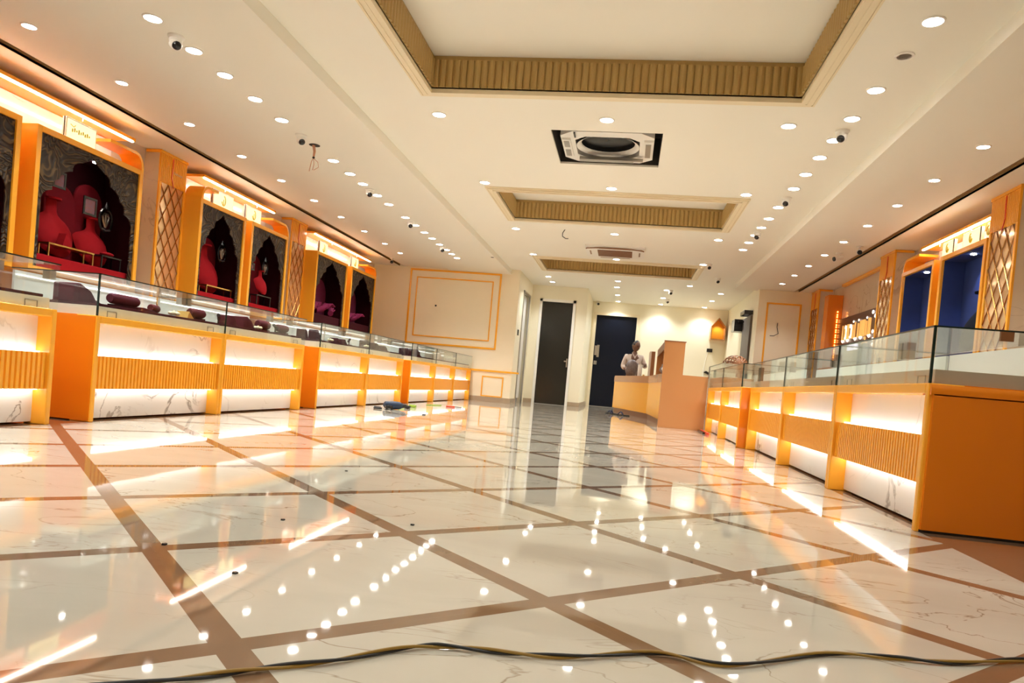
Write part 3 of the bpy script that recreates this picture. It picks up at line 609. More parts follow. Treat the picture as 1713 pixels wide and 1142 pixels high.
def niche(side, xf, xw, ya, yb, label, group, back, zb=1.05, zt=2.29, carved=True, lights=1, lcol=(1, .8, .7), pw=SPOT_W, nears=True):
    o = lambda d_: xf+side*d_
    bx = lambda g, d0, d1, y0, y1, z0, z1: g.box(min(o(d0), o(d1)), max(o(d0), o(d1)), y0, y1, z0, z1)
    D = abs(xw-xf)-.005; b_ = .05
    t = thing('display_niche', label, 'display niche', (o(D/2), (ya+yb)/2, zb), group=group)
    g = G(); bx(g, 0, D, ya, ya+b_, zb, zt); bx(g, 0, D, yb-b_, yb, zb, zt); bx(g, 0, D, ya+b_, yb-b_, zt-b_, zt); bx(g, 0, D, ya+b_, yb-b_, zb, zb+.05)
    g.obj('frame', 'orange_side' if False else 'orange', t, bevel=.003)
    g = G(); bx(g, D-.012, D-.002, ya+b_, yb-b_, zb+.05, zt-b_); bx(g, .03, D-.012, ya+b_, ya+b_+.004, zb+.05, zt-b_); bx(g, .03, D-.012, yb-b_-.004, yb-b_, zb+.05, zt-b_); bx(g, .03, D-.012, ya+b_, yb-b_, zt-b_-.004, zt-b_)
    g.obj('lining', back, t)
    if carved:
        i0, i1, z0, z1 = ya+b_, yb-b_, zb+.05, zt-b_
        ar = arch_poly(i0+.05, i1-.05, z0, z1-.03); g = G(); n_ = len(ar)
        outer = []
        for y, z in ar:                       # push every arch point out to the border
            cyy = (i0+i1)/2; czz = z0+(z1-z0)*.5
            if z <= z0+1e-6: outer.append((i0 if y < cyy else i1, z0))
            elif z <= czz+.03: outer.append((i0 if y < cyy else i1, z))
            else:
                dy, dz = y-cyy, z-czz; k = min(((i1-i0)/2)/max(abs(dy), 1e-6), (z1-czz)/dz); outer.append((cyy+dy*k, czz+dz*k))
        cor = []
        for x_ in (o(.018), o(.03)): cor.append([(x_, y, z) for y, z in ar]+[(x_, y, z) for y, z in outer])
        v_ = cor[0]+cor[1]; f = []; m2 = 2*n_
        for i in range(n_-1):
            f += [(i, i+1, n_+i+1, n_+i), (m2+i, m2+n_+i, m2+n_+i+1, m2+i+1), (i, m2+i, m2+i+1, i+1)]
        g.add(v_, f)
        for sy3, ylo in ((0, i0), (1, i1)):   # fill the two upper corners the fan leaves open
            pts = [p for p in outer if (p[0] < (i0+i1)/2) == (sy3 == 0)]
            onside = max((p for p in pts if abs(p[0]-ylo) < 1e-6), key=lambda p: p[1]); ontop = (min if sy3 == 0 else max)([p for p in pts if abs(p[1]-z1) < 1e-6], key=lambda p: p[0])
            g.prism([onside, (ylo, z1), ontop], 'x', min(o(.018), o(.03)), max(o(.018), o(.03)))
        g.obj('carved_screen', 'carved', t)
    if carved:
        wn = yb-ya-2*b_-.1; k0 = 2 if lights == 2 else 1
        for k in range(k0+1):
            c0 = ya+b_+.05+wn*(k+.5)/(k0+1); hw = wn/(k0+1)*.5; zt2 = zt-.24-.1*(k % 2)
            ap = [(c0-hw, zb+.051), (c0+hw, zb+.051)]+[(c0+hw*math.cos(PI*q/10), zt2-hw+hw*math.sin(PI*q/10)*1.0) for q in range(11)]
            g = G(); xa, xb = sorted((o(D-.013-.03*(1+k % 2)), o(D-.013))); g.prism(ap, 'x', xa, xb); g.obj('arched_back', 'plumback' if lcol[2] > .9 else 'redarch', t, bevel=.01)
    ld = spot_data('niche_beam', pw, 95, .02, lcol)
    for k in range(lights):
        yy = ya+(yb-ya)*(k+1)/(lights+1); s_ = G().lathe([(.028, 0), (.028, -.01), (.001, -.01)], (o(D*.45), yy, zt-b_-.004), 14).obj('niche_light', 'lens', t)
        lo = bpy.data.objects.new('beam', ld); C.objects.link(lo); lo.parent = t; lo.location = Vector((o(D*.45), yy, zt-b_-.03))-Vector(LOC[t.name])
        lo.rotation_euler = (0, side*-.12, 0)
    return t
LN = 'crimson lined niches on the left wall'
niche(-1, -5.09, -5.5, 3.95, 5.31, 'crimson niche with carved dark screen cut off by the left picture edge', LN, 'redback', pw=SPOT_W)
niche(-1, -5.09, -5.5, 5.47, 6.83, 'widest crimson niche holding two necklace busts and two small pictures', LN, 'redback', lights=2, pw=SPOT_W*1.6)
niche(-1, -5.09, -5.5, 7.86, 8.89, 'crimson niche just past the nearer lattice column', LN, 'redback')
niche(-1, -5.09, -5.5, 9.04, 10.09, 'crimson niche just before the farther lattice column, with a small red bust', LN, 'redback', pw=SPOT_W*.5)
niche(-1, -5.09, -5.5, 11.11, 12.42, 'plum lit niche just past the farther lattice column', LN, 'redback', lcol=(1, .75, 1), pw=SPOT_W*.8)
niche(-1, -5.09, -5.5, 12.62, 13.9, 'last plum lit niche nearest the framed cream wall', LN, 'redback', lcol=(1, .75, 1), pw=SPOT_W*.5)
RN = 'blue lined niches on the right wall'
niche(1, 3.39, 3.66, 7.86, 8.93, 'navy blue niche with a black bust beside the right lattice column', RN, 'navy', zb=.95, zt=2.31, carved=False, lcol=(.6, .75, 1), pw=SPOT_W*9)
niche(1, 3.39, 3.66, 9.1, 10.1, 'empty navy blue niche, farther of the two', RN, 'navy', zb=.95, zt=2.31, carved=False, lcol=(.6, .75, 1), pw=SPOT_W*7)
# busts, platforms, ornaments
def bust(x, y, z, s, face, label, mt='red', group='necklace busts in the left niches'):
    t = thing('necklace_bust', label, 'jewellery display', (x, y, z), face, group)
    prof = [(.03, .06, -.10), (.07, .15, -.105), (.14, .215, -.10), (.22, .245, -.085), (.29, .25, -.06), (.335, .235, -.035), (.37, .19, -.015), (.395, .125, 0), (.42, .082, .01), (.45, .066, .015), (.55, .064, .02)]
    rs = []
    for h, w_, yo in prof:
        ring = []; m_ = 12
        for q in range(m_+1):
            a_ = -1.25+2.5*q/m_; ring.append((w_*s*math.sin(a_)/math.sin(1.25), (yo+w_*.62*(1-math.cos(a_)))*s, h*s))
        for q in range(m_, -1, -1):
            a_ = -1.25+2.5*q/m_; k_ = max(w_-.018, .01); ring.append((k_*s*math.sin(a_)/math.sin(1.25), (yo+.02+k_*.62*(1-math.cos(a_)))*s, h*s))
        rs.append(ring)
    G().rings(rs).obj('chest', mt, t, local=True, smooth=True)
    G().lathe([(.074*s, .55*s), (.076*s, .566*s), (.001, .57*s)], (0, .035*s, 0), 20).obj('neck_cap', mt, t, local=True)
    G().lathe([(.075*s, 0), (.075*s, .012*s), (.018*s, .02*s), (.018*s, .40*s)], (0, .04*s, 0), 16).obj('foot', mt, t, local=True)
    return t
FR = -PI/2*-1
def plat(y0, y1, z1, lb, mt='red', x0=-5.46, x1=-5.14): return tag(G().box(x0, x1, y0, y1, 1.101, z1).obj('velvet_platform', mt, bevel=.006), lb, 'platform', 'velvet platforms in the niches')
for a, b_, lb, mt in ((5.53, 6.77, 'red velvet platform across the widest crimson niche', 'red'), (7.92, 8.83, 'red velvet platform past the nearer lattice column', 'red'), (9.1, 10.03, 'red velvet platform under the small red bust', 'red'),
                  (11.17, 12.36, 'plum velvet platform in the first plum lit niche', 'maroon'), (12.68, 13.84, 'plum velvet platform in the last niche', 'maroon'), (4.01, 5.24, 'red velvet platform at the left picture edge', 'red')): plat(a, b_, 1.22 if mt == 'red' else 1.3, lb, mt)
ZP = 1.22
bust(-5.38, 6.04, ZP, 1.02, PI/2, 'large crimson bust at the left of the widest niche'); bust(-5.36, 6.52, ZP, .88, PI/2, 'second crimson bust at the middle of the widest niche')
bust(-5.38, 8.52, ZP, 1.12, PI/2, 'crimson bust in the niche past the nearer lattice column'); bust(-5.21, 9.62, 1.361, .62, PI/2, 'small crimson bust raised on a little table')
bust(-5.38, 4.95, ZP, .95, PI/2, 'crimson bust in the niche at the left picture edge')
bust(-5.38, 11.5, 1.3, .85, PI/2, 'plum bust in the first plum lit niche', 'plum'); bust(-5.38, 12.95, 1.3, .75, PI/2, 'plum bust in the last niche', 'plum')
plat(8.0, 8.5, 1.16, 'navy pedestal under the black bust', 'navy', 3.46, 3.64)
bust(3.53, 8.2, 1.161, 1.18, -PI/2, 'black velvet bust in the navy niche', 'navybust', 'black bust')
def picture(y, z, s, lb, ang=0):
    t = thing('framed_picture', lb, 'picture', (-5.14, y, z), 0, 'small framed pictures')
    G().box(-.012, 0, -s, s, 0, .02).box(-.012, 0, -s, s, 2*s-.02, 2*s).box(-.012, 0, -s, -s+.02, .02, 2*s-.02).box(-.012, 0, s-.02, s, .02, 2*s-.02).obj('frame', 'black', t, local=True)
    m = speckle('picture_colours', (.22, .05, .015), (.12, .09, .14), 40, .9); G().box(-.010, -.006, -s+.02, s-.02, .02, 2*s-.02).obj('print', m, t, local=True)
picture(5.80, 1.83, .075, 'small framed print above the large bust'); picture(6.19, 1.68, .085, 'small framed print between the two busts'); picture(9.23, 1.66, .05, 'tiny framed print in the niche before the farther column')
def emblem(y, z, s, lb, x=-5.47):
    t = thing('wall_emblem', lb, 'ornament', (x, y, z), 0, 'black lotus emblems in the niches')
    g = G(); g.tube([(0, s*.5*math.cos(a_), s*.65*math.sin(a_)) for a_ in [2*PI*k/20 for k in range(21)]], .014*s/.2, 6)
    g.lathe([(.03, -.01), (.001, .06)], (0, 0, s*.68), 8).obj('ring', 'black', t, local=True)
    g = G()
    for k in (-1, 0, 1): g.tube([(0, 0, -s*.4), (0, k*s*.18, -.05*s), (0, k*s*.24, s*.2), (0, k*s*.1, s*.38)], .012*s/.2, 5)
    g.obj('petals', 'steel', t, local=True); G().tube([(0.01, -s*.3, -s*.5), (.01, 0, -s*.56), (.01, s*.3, -s*.5)], .009).obj('bar', 'steel', t, local=True)
emblem(6.93, 1.82, .2, 'dark lotus emblem at the right of the widest niche', -5.44) if False else emblem(6.6, 1.72, .18, 'dark lotus emblem at the right of the widest niche', -5.3)
emblem(8.72, 1.78, .17, 'dark lotus emblem past the nearer lattice column', -5.3); emblem(9.86, 1.78, .15, 'dark lotus emblem before the farther lattice column', -5.3)
def table(y0, y1, z, h, lb, mt='gold'):
    t = thing('display_table', lb, 'small table', (-5.26, (y0+y1)/2, z), 0, 'little display tables in the niches')
    G().box(-5.27, -5.15, y0, y1, z+h-.014, z+h).obj('table_top', mt, t)
    for yy in (y0+.01, y1-.01):
        for xx in (-5.26, -5.16): G().box(xx-.006, xx+.006, yy-.006, yy+.006, z, z+h-.014).obj('leg', mt, t)
table(5.74, 6.30, ZP, .12, 'low gold table in front of the large bust'); table(6.4, 6.68, ZP, .13, 'black table at the right of the widest niche', 'black')
table(8.2, 8.78, ZP, .10, 'low gold table under the bust past the nearer column'); table(9.42, 9.82, ZP, .14, 'black wire table carrying the small bust', 'black')
tag(G().prism([(5.93, 1.342), (6.05, 1.342), (5.97, 1.46)], 'x', -5.26, -5.18).obj('display_wedge', 'red'), 'crimson wedge leaning on the low gold table', 'jewellery display')
tag(G().ell((-5.21, 6.54, 1.372), (.05, .08, .022)).obj('ring_cushion', 'red', smooth=True), 'small crimson cushion on the black table', 'cushion')
def hand(x, y, z, sc, ang, lb):
    t = thing('display_hand', lb, 'jewellery display', (x, y, z), ang, 'plum display hands')
    g = G(); g.tube([(0, -.14*sc, .04*sc), (0, -.04*sc, .06*sc), (0, .02*sc, .10*sc)], [.035*sc, .028*sc, .03*sc], 10).obj('forearm', 'plum', t, local=True, smooth=True)
    for k in range(4): G().tube([(-.025*sc+.016*sc*k, .02*sc, .10*sc), (-.03*sc+.02*sc*k, .07*sc, .12*sc), (-.03*sc+.02*sc*k, .12*sc-.01*abs(k-1.5), .10*sc)], [.011*sc, .009*sc, .006*sc], 6).obj('finger', 'plum', t, local=True, smooth=True)
    G().tube([(.025*sc, -.01*sc, .07*sc), (.05*sc, .03*sc, .10*sc)], [.011*sc, .007*sc], 6).obj('thumb', 'plum', t, local=True, smooth=True)
hand(-5.2, 11.42, 1.301, 1.6, 0, 'plum display hand at the left of the first plum lit niche'); hand(-5.22, 11.85, 1.301, 1.8, -.3, 'plum display hand at the middle of the first plum lit niche')
hand(-5.22, 12.12, 1.301, 1.4, .4, 'plum display hand at the right of the first plum lit niche')
hand(-5.2, 12.98, 1.301, 1.4, 0, 'plum display hand at the left of the last niche'); hand(-5.22, 13.35, 1.301, 1.6, -.3, 'plum display hand at the middle of the last niche')
# light bars, lit marble, curved brackets, lightboxes
def lightbar(side, xf, xw, ya, yb, z, lb):
    o = lambda d_: xf+side*d_
    bx = lambda g, d0, d1, y0, y1, z0, z1: g.box(min(o(d0), o(d1)), max(o(d0), o(d1)), y0, y1, z0, z1)
    t = thing('light_bar', lb, 'light', (o(.1), (ya+yb)/2, z), group='LED bars above the niches'); D = abs(xw-xf)-.003
    g = G(); bx(g, 0, D, ya, yb, z, z+.03); g.obj('shelf', 'orange', t)
    g = G(); bx(g, .008, .03, ya+.02, yb-.02, z-.014, z); g.obj('tube', 'led_bar', t)
    g = G()
    for yy in (ya+(yb-ya)*.3, ya+(yb-ya)*.75): bx(g, .05, .06, yy, yy+.01, z-.04, z)
    g.obj('clip', 'steel', t)
    return t
lightbar(-1, -5.2, -5.5, 4.1, 6.82, 2.585, 'glowing LED bar above the two nearest crimson niches'); lightbar(-1, -5.2, -5.5, 8.06, 9.86, 2.585, 'glowing LED bar between the two left lattice columns')
lightbar(-1, -5.2, -5.5, 11.22, 13.85, 2.585, 'glowing LED bar above the last two left niches'); lightbar(1, 3.42, 3.66, 7.88, 9.62, 2.525, 'glowing LED bar above the navy blue niches')
def whitepanel(x0, x1, ya, yb, z0, z1, lb): return tag(G().box(x0, x1, ya, yb, z0, z1).obj('marble_panel', 'marble'), lb, 'wall panel', 'white marble panels under the LED bars')
whitepanel(-5.499, -5.48, 3.95, 6.83, 2.29, 2.58, 'white marble strip above the two nearest niches'); whitepanel(-5.499, -5.48, 7.87, 10.09, 2.29, 2.58, 'white marble strip between the left columns')
whitepanel(-5.499, -5.48, 11.12, 13.9, 2.29, 2.58, 'white marble strip above the last left niches'); whitepanel(3.64, 3.659, 7.86, 10.1, 2.31, 2.52, 'white marble strip above the navy niches')
def bracket(side, xf, y, z0, dy, lb, ln=.5):
    D = .22; r = .13; c = (y-dy*r, z0+.0); pts_o = []; pts_i = []
    for k in range(9):
        a_ = PI/2*k/8; pts_o.append((c[0]+dy*r*math.cos(a_), c[1]+r*1.25*math.sin(a_))); pts_i.append((c[0]+dy*(r-.03)*math.cos(a_), c[1]+(r*1.25-.03)*math.sin(a_)))
    e_ = y-dy*ln; z_ = z0+r*1.25
    poly = pts_o+[(e_, z_), (e_, z_-.03)]+pts_i[::-1]
    return tag(G().prism(poly, 'x', min(xf, xf+side*D), max(xf, xf+side*D)).obj('curved_bracket', 'orange'), lb, 'bracket', 'curved orange brackets on top of the niches')
bracket(-1, -5.09, 6.83, 2.291, 1, 'curved orange bracket rising from the widest niche'); bracket(-1, -5.09, 10.09, 2.291, 1, 'curved orange bracket before the farther lattice column')
bracket(-1, -5.09, 13.9, 2.291, 1, 'curved orange bracket above the last niche'); bracket(-1, -5.09, 7.87, 2.291, -1, 'flat orange bracket starting at the nearer lattice column', .34)
bracket(1, 3.40, 10.1, 2.311, 1, 'curved orange bracket at the far navy niche')
def lightbox(x, y0, y1, z0, z1, side, lb, marks):
    t = thing('lightbox_sign', lb, 'lit sign', (x, (y0+y1)/2, z0), group='small lit box signs')
    g = G().box(x-.02, x+.02, y0, y1, z0, z1); g.obj('case', 'camwhite', t, bevel=.004)
    xo = x-side*.021; G().box(min(xo, x), max(xo, x), y0+.012, y1-.012, z0+.012, z1-.012).obj('lit_face', 'box_glow', t)
    xm = x-side*.0225; g = G(); yc, zc, s_ = (y0+y1)/2, (z0+z1)/2, (z1-z0)
    if marks == 'word':
        for k in range(9): g.box(xm-.001, xm+.001, y0+.07+k*.026, y0+.085+k*.026, zc-.018+(k % 3)*.006, zc+.012+(k % 2)*.012)
        g.tube([(xm, y0+.05, zc+.045), (xm, y0+.09, zc+.03), (xm, y0+.11, zc+.05)], .004, 5)
    else:
        g.tube([(xm, yc+s_*.2*math.sin(a_), zc+s_*.3*math.cos(a_)) for a_ in [2*PI*k/14 for k in range(11)]], .007, 6); g.tube([(xm, yc, zc-s_*.25), (xm, yc, zc+s_*.1)], .006, 6)
    g.obj('mark', 'box_mark', t)
    G().box(min(xo, x)-.001, min(xo, x)+.008, y0-.004, y0, z0, z1).obj('edge', 'edge', t)
for a, b_, lb, k in ((5.87, 6.25, 'glowing yellow box sign with lettering above the widest niche', 'word'), (8.24, 8.70, 'glowing yellow box sign with an arched mark past the nearer column', 'm'), (9.02, 9.42, 'glowing yellow box sign above the small bust niche', 'm'),
                 (11.37, 11.70, 'glowing yellow box sign above the first plum niche', 'm'), (12.8, 13.12, 'glowing yellow box sign with round mark above the last niche', 'm')): lightbox(-5.2, a, b_, 2.3, 2.50, -1, lb, k)
for a, b_, lb in ((8.72, 9.0, 'glowing yellow box sign, farthest above the navy niches'), (8.1, 8.5, 'glowing yellow box sign, middle one above the navy niches'), (7.87, 7.97, 'narrow glowing box sign beside the right lattice column')): lightbox(3.45, a, b_, 2.32, 2.48, 1, lb, 'm')
# shop sign on the right wall
sg = thing('wall_sign', 'maroon wall sign with glowing gold and white curly lettering', 'sign', (3.63, 12.5, 1.45))
G().box(3.60, 3.655, 11.05, 13.62, 1.2, 2.06).obj('board', 'maroon_board', sg)
y = 13.22; xs_ = 3.585; g1, g2 = G(), G(); random.seed(3)
for k in range(11):
    h0, h1 = 1.66, 1.92; w_ = .10; kind = 'LDUCILIHNIU'[k]
    yy = y-k*.135
    if kind in 'LUHND': g1.tube([(xs_, yy, h0), (xs_, yy, h1)], .012, 6)
    if kind in 'UHN': g1.tube([(xs_, yy-w_*.7, h0), (xs_, yy-w_*.7, h1)], .012, 6)
    if kind == 'I': g1.tube([(xs_, yy-.03, h0), (xs_, yy-.03, h1-.03)], .014, 6); g2.ell((xs_, yy-.03, h1+.02), (.012, .02, .02), 8, 5)
    if kind in 'CD': g2.tube([(xs_, yy-.035+.045*math.cos(a_), 1.79+.11*math.sin(a_)) for a_ in [PI*.2+PI*1.5*q/10 for q in range(11)]], .012, 6)
    if kind in 'LUH': g2.tube([(xs_, yy, h0), (xs_, yy-.05, h0-.03), (xs_, yy-.09, h0)], .014, 6)
    if kind == 'N': g1.tube([(xs_, yy, h1), (xs_, yy-w_*.7, h0)], .010, 6)
g1.obj('gold_lettering', 'sign_glow', sg, smooth=True); g2.obj('white_lettering', 'sign_white', sg, smooth=True)
g = G()
for (yy, zz2) in ((11.72, 2.0), (11.6, 1.93), (11.66, 1.70), (11.62, 1.58), (11.62, 1.50)): g.ell((xs_, yy, zz2), (.012, .04, .03), 8, 5)
g.obj('white_ornament', 'sign_white', sg, smooth=True)
g = G(); g.ell((xs_, 12.0, 1.62), (.012, .04, .03), 8, 5)
for a_ in range(7): g.tube([(xs_, 12.0+.03*math.cos(a_*PI/6), 1.56+.02*math.sin(a_*PI/6)), (xs_, 12.0+.13*math.cos(a_*PI/6), 1.54+.05*math.sin(a_*PI/6))], .008, 5)
g.obj('gold_ornament', 'sign_glow', sg, smooth=True)
G().box(3.575, 3.598, 12.35, 12.85, 1.47, 1.56).obj('lit_panel', 'lilac', sg)
ob = thing('orange_pier', 'orange boxed pier beside the sign edged with fairy lights', 'pier', (3.53, 13.75, 0))
G().box(3.41, 3.655, 13.64, 13.9, 0, 2.5).obj('body', 'orange_side', ob)
g = G()
for k in range(22): g.ell((3.58, 13.63, 1.25+k*.045+.008*(k % 2)), (.011, .011, .014), 8, 5)
g.obj('fairy_lights', 'bulb', ob); ob.children[-1]['kind'] = 'stuff'
tag(G().box(3.60, 3.655, 11.02, 13.6, 2.64, 2.685).obj('wall_cornice', 'orange'), 'orange cornice running above the sign to the ceiling', 'cornice')
# ---------------------------------------------------------------- back of the room
sh = thing('wall_shrine', 'orange wall shrine box with pointed roof, lit inside', 'shrine', (2.17, 19.15, 1.97))
G().prism([(2.0, 1.97), (2.36, 1.97), (2.36, 2.28), (2.18, 2.52), (2.0, 2.28)], 'y', 19.27, 19.298).obj('back', 'orange', sh)
G().box(2.0, 2.36, 18.98, 19.27, 1.97, 1.99).box(2.0, 2.02, 18.98, 19.27, 1.99, 2.28).box(2.34, 2.36, 18.98, 19.27, 1.99, 2.28).obj('case', 'tan', sh)
G().prism([(2.0, 2.28), (2.18, 2.50), (2.36, 2.28), (2.36, 2.30), (2.18, 2.53), (2.0, 2.30)], 'y', 18.98, 19.27).obj('roof', 'tan', sh)
lo = bpy.data.objects.new('beam', spot_data('shrine_beam', 1.5, 120, .02)); C.objects.link(lo); lo.parent = sh; lo.location = (.01, -.02, .45)
tag(G().box(1.97, 2.11, 19.28, 19.3, 1.66, 1.75).obj('socket_plate', 'black'), 'black socket plate on the pale wall below the shrine', 'socket')
tag(G().prism([(1.94, 1.13), (2.1, 1.06), (2.15, 1.09), (2.0, 1.17)], 'y', 19.25, 19.3).obj('cable_clip', 'black'), 'black cable connector hanging low on the pale wall', 'connector')
tag(G().tube([(2.0, 19.29, 1.66), (1.95, 19.27, 1.4), (1.92, 19.23, 1.17), (1.92, 19.23, .95), (2.05, 19.28, .7)], .006).obj('loose_cable', 'paper'), 'thin pale cable drooping from the black socket', 'cable')
pn = thing('upright_sheet', 'tall dark grey sheet leaning against the right side wall', 'panel', (2.38, 16.2, 0))
G().box(2.375, 2.41, 15.4, 16.35, .02, 2.24).obj('sheet', 'dkpanel', pn)
tag(G().box(2.2, 2.42, 16.35, 16.75, 1.98, 2.24).box(2.26, 2.4, 16.2, 16.4, 2.16, 2.20).obj('wall_speaker', 'black'), 'black box speaker on the wall above the grey sheet', 'speaker')
tag(G().box(2.25, 2.42, 15.42, 15.95, 2.26, 2.34).obj('wall_box', 'black'), 'black slim box above the near end of the grey sheet', 'box')
# reception desk
rd = thing('reception_desk', 'angled orange reception desk with brown top band and tan end panel', 'desk', (.4, 13, 0))
P0, P1, P2 = (-.25, 15.9), (.405, 13.45), (.53, 10.72)
def slab(g, a, b_, th, z0, z1):
    (ax, ay), (bx_, by) = a, b_; dx, dy = bx_-ax, by-ay; L = math.hypot(dx, dy); nx, ny = -dy/L*th, dx/L*th
    g.prism([(ax, ay), (bx_, by), (bx_+nx, by+ny), (ax+nx, ay+ny)], 'z', z0, z1)
for nm, a, b_ in (('front_panel', P0, P1), ('side_panel', P1, P2)):
    g = G(); slab(g, a, b_, .03, .10, .655); g.obj(nm, 'orange', rd)
    g = G(); slab(g, (a[0]+.03, a[1]), (b_[0]+.03, b_[1]), .03, 0, .10); g.obj('toe_kick', 'wood', rd)
    g = G(); slab(g, (a[0]-.01, a[1]), (b_[0]-.01, b_[1]), .04, .655, .765); g.obj('top_band', 'tan', rd)
    g = G(); slab(g, a, b_, .2, .765, .785); g.obj('worktop', 'tan', rd)
G().prism([(.5, 0), (1.15, 0), (1.15, .775), (.79, .775), (.79, 1.24), (.5, 1.24)], 'y', 10.68, 10.72).obj('end_panel', 'tan', rd)
G().box(.49, .8, 10.675, 10.725, 1.24, 1.255).obj('top_edge', 'wood', rd)
hu = thing('desk_hutch', 'open tan hutch box standing on the desk behind the end panel', 'hutch', (.65, 11.8, .785))
G().box(.5, .79, 10.73, 13.1, 1.225, 1.245).box(.5, .515, 10.73, 13.1, 1.13, 1.225).obj('canopy', 'wood', hu)
G().box(.775, .79, 10.73, 13.1, .787, 1.225).box(.5, .775, 13.08, 13.1, .787, 1.225).obj('back_board', 'tan', hu)
def lump(name, c, r, mt, lb, cat, group=None, seed=1):
    random.seed(seed); g = G(); n_, m_ = 16, 10; rs = []
    for k in range(m_+1):
        t_ = .08+(PI-.16)*k/m_; rs.append([tuple(c[j]+r[j]*q*(1+.16*math.sin(5*i+seed+k*1.3)*math.sin(t_)) for j, q in enumerate((math.sin(t_)*math.cos(2*PI*i/n_), math.sin(t_)*math.sin(2*PI*i/n_), math.cos(t_)))) for i in range(n_)])
    g.rings(rs); return tag(g.obj(name, mt, smooth=True), lb, cat, group)
lump('plastic_bag', (.62, 12.2, .89), (.09, .2, .1), 'gray', 'crumpled grey bag lying inside the desk hutch', 'bag', seed=4)
lump('plastic_bag', (.62, 11.5, .86), (.09, .18, .07), 'paper', 'white crumpled bag inside the desk hutch', 'bag', seed=6)
mo = thing('upright_board', 'narrow upright brown and grey board on the desk beside the hutch', 'board', (.43, 14.2, .785))
G().box(.40, .43, 14.1, 14.6, .787, 1.27).obj('grey_face', 'greige', mo); G().box(.43, .50, 14.1, 14.6, .787, 1.27).obj('brown_side', 'wood', mo)
tag(G().box(.30, .34, 14.3, 14.36, .786, .82).obj('desk_trinket', 'gold'), 'small gold trinket at the desk corner', 'trinket')
tag(G().box(-.03, .12, 14.75, 14.8, .67, .72).obj('desk_latch', 'wood'), 'dark latch plate on the desk top band', 'latch') if False else None
bg = thing('glass_case', 'small glass case with metal corner behind the far right counters', 'case', (1.5, 11.3, 0))
G().box(1.36, 1.9, 10.75, 12.6, 0, .80).obj('cabinet', 'tan', bg)
g = G(); g.box(1.36, 1.366, 10.75, 12.6, .80, 1.0).box(1.36, 1.9, 10.75, 12.6, .994, 1.0); g.obj('panes', 'glass', bg); G().box(1.355, 1.375, 12.58, 12.62, .8, 1.0).box(1.355, 1.375, 10.75, 12.6, 1.0, 1.008).obj('rail', 'steel', bg)
bk = thing('wicker_cover', 'dark domed wicker cover lying on the far glass case', 'cover', (1.62, 11.6, 1.01))
g = G()
for k in range(9):
    a_ = PI*k/8; g.tube([(.17*math.cos(a_)*math.sin(t_), .55*math.cos(t_), .15*math.sin(a_)*math.sin(t_)+.006) for t_ in [PI*q/12 for q in range(13)]], .010, 5)
for q in range(1, 6):
    t_ = PI*q/6; g.tube([(.17*math.cos(PI*k/10)*math.sin(t_), .55*math.cos(t_), .15*math.sin(PI*k/10)*math.sin(t_)+.006) for k in range(11)], .008, 5)
g.obj('ribs', 'wood', bk, local=True)
tag(G().box(1.35, 1.38, 7.75, 7.9, .686, .84).obj('card_terminal', 'black'), 'black upright device inside the counter past the small step', 'device')
# ---------------------------------------------------------------- man behind the desk
def skin(name, mt, verts, edges, radii, parent, levels=2):
    me = bpy.data.meshes.new(name); me.from_pydata(verts, edges, []); me.materials.append(M[mt])
    o = bpy.data.objects.new(name, me); C.objects.link(o); o.parent = parent
    sk = o.modifiers.new('skin', 'SKIN'); sk.use_smooth_shade = True
    if not me.skin_vertices: me.skin_vertices.new()
    for i, r in enumerate(radii):
        me.skin_vertices[0].data[i].radius = r if isinstance(r, tuple) else (r, r); me.skin_vertices[0].data[i].use_root = (i == 0)
    sb = o.modifiers.new('smooth', 'SUBSURF'); sb.levels = levels; sb.render_levels = levels
    return o
man = thing('person', 'man in a cream shirt behind the desk, looking down, holding a grey bag', 'person', (.12, 15.85, 0), .15)
V, E_, R_ = [], [], []
def vtx(p, r, par=None):
    V.append(p); R_.append(r)
    if par is not None: E_.append((par, len(V)-1))
    return len(V)-1
pel = vtx((0, 0, .80), (.13, .09)); bel = vtx((0, -.01, .95), (.13, .095), pel); ch = vtx((0, 0, 1.13), (.145, .09), bel); nk = vtx((.0, 0, 1.28), (.055, .05), ch)
hd0 = vtx((.015, -.01, 1.36), (.048, .05), nk)
hands = []
for sx_, pts in ((-1, [(-.17, 0, 1.22), (-.225, -.02, 1.0), (-.17, -.17, .92), (-.13, -.24, .93)]), (1, [(.17, 0, 1.22), (.235, -.05, 1.02), (.22, -.22, 1.06), (.20, -.29, 1.07)])):
    sh_ = vtx(pts[0], .052, ch); el = vtx(pts[1], .040, sh_); wr = vtx(pts[2], .026, el); pa = vtx(pts[3], (.034, .018), wr); hands.append((pa, Vector(pts[3]), (Vector(pts[3])-Vector(pts[2])).normalized(), sx_))
for sx_ in (-1, 1):
    hp = vtx((sx_*.08, 0, .75), .085, pel); kn = vtx((sx_*.09, -.02, .44), .055, hp); an = vtx((sx_*.09, .02, .08), .038, kn); vtx((sx_*.09, -.12, .035), (.04, .03), an)
for pa, p, dv, sx_ in hands:
    sd = dv.cross(Vector((0, 0, 1))).normalized()
    for k in range(4):
        b0 = p+sd*(k-1.5)*.019+dv*.03; a1 = vtx(tuple(b0), .0095, pa); a2 = vtx(tuple(b0+dv*(.03-.004*abs(k-1.5))+Vector((0, 0, -.012))), .009, a1); vtx(tuple(b0+dv*.045+Vector((0, 0, -.036))), .008, a2)
    t0 = vtx(tuple(p-sd*sx_*-.035+Vector((0, 0, .005))), .010, pa); vtx(tuple(p-sd*sx_*-.05+dv*.035), .0085, t0)
skin('body', 'skin', V, E_, R_, man)
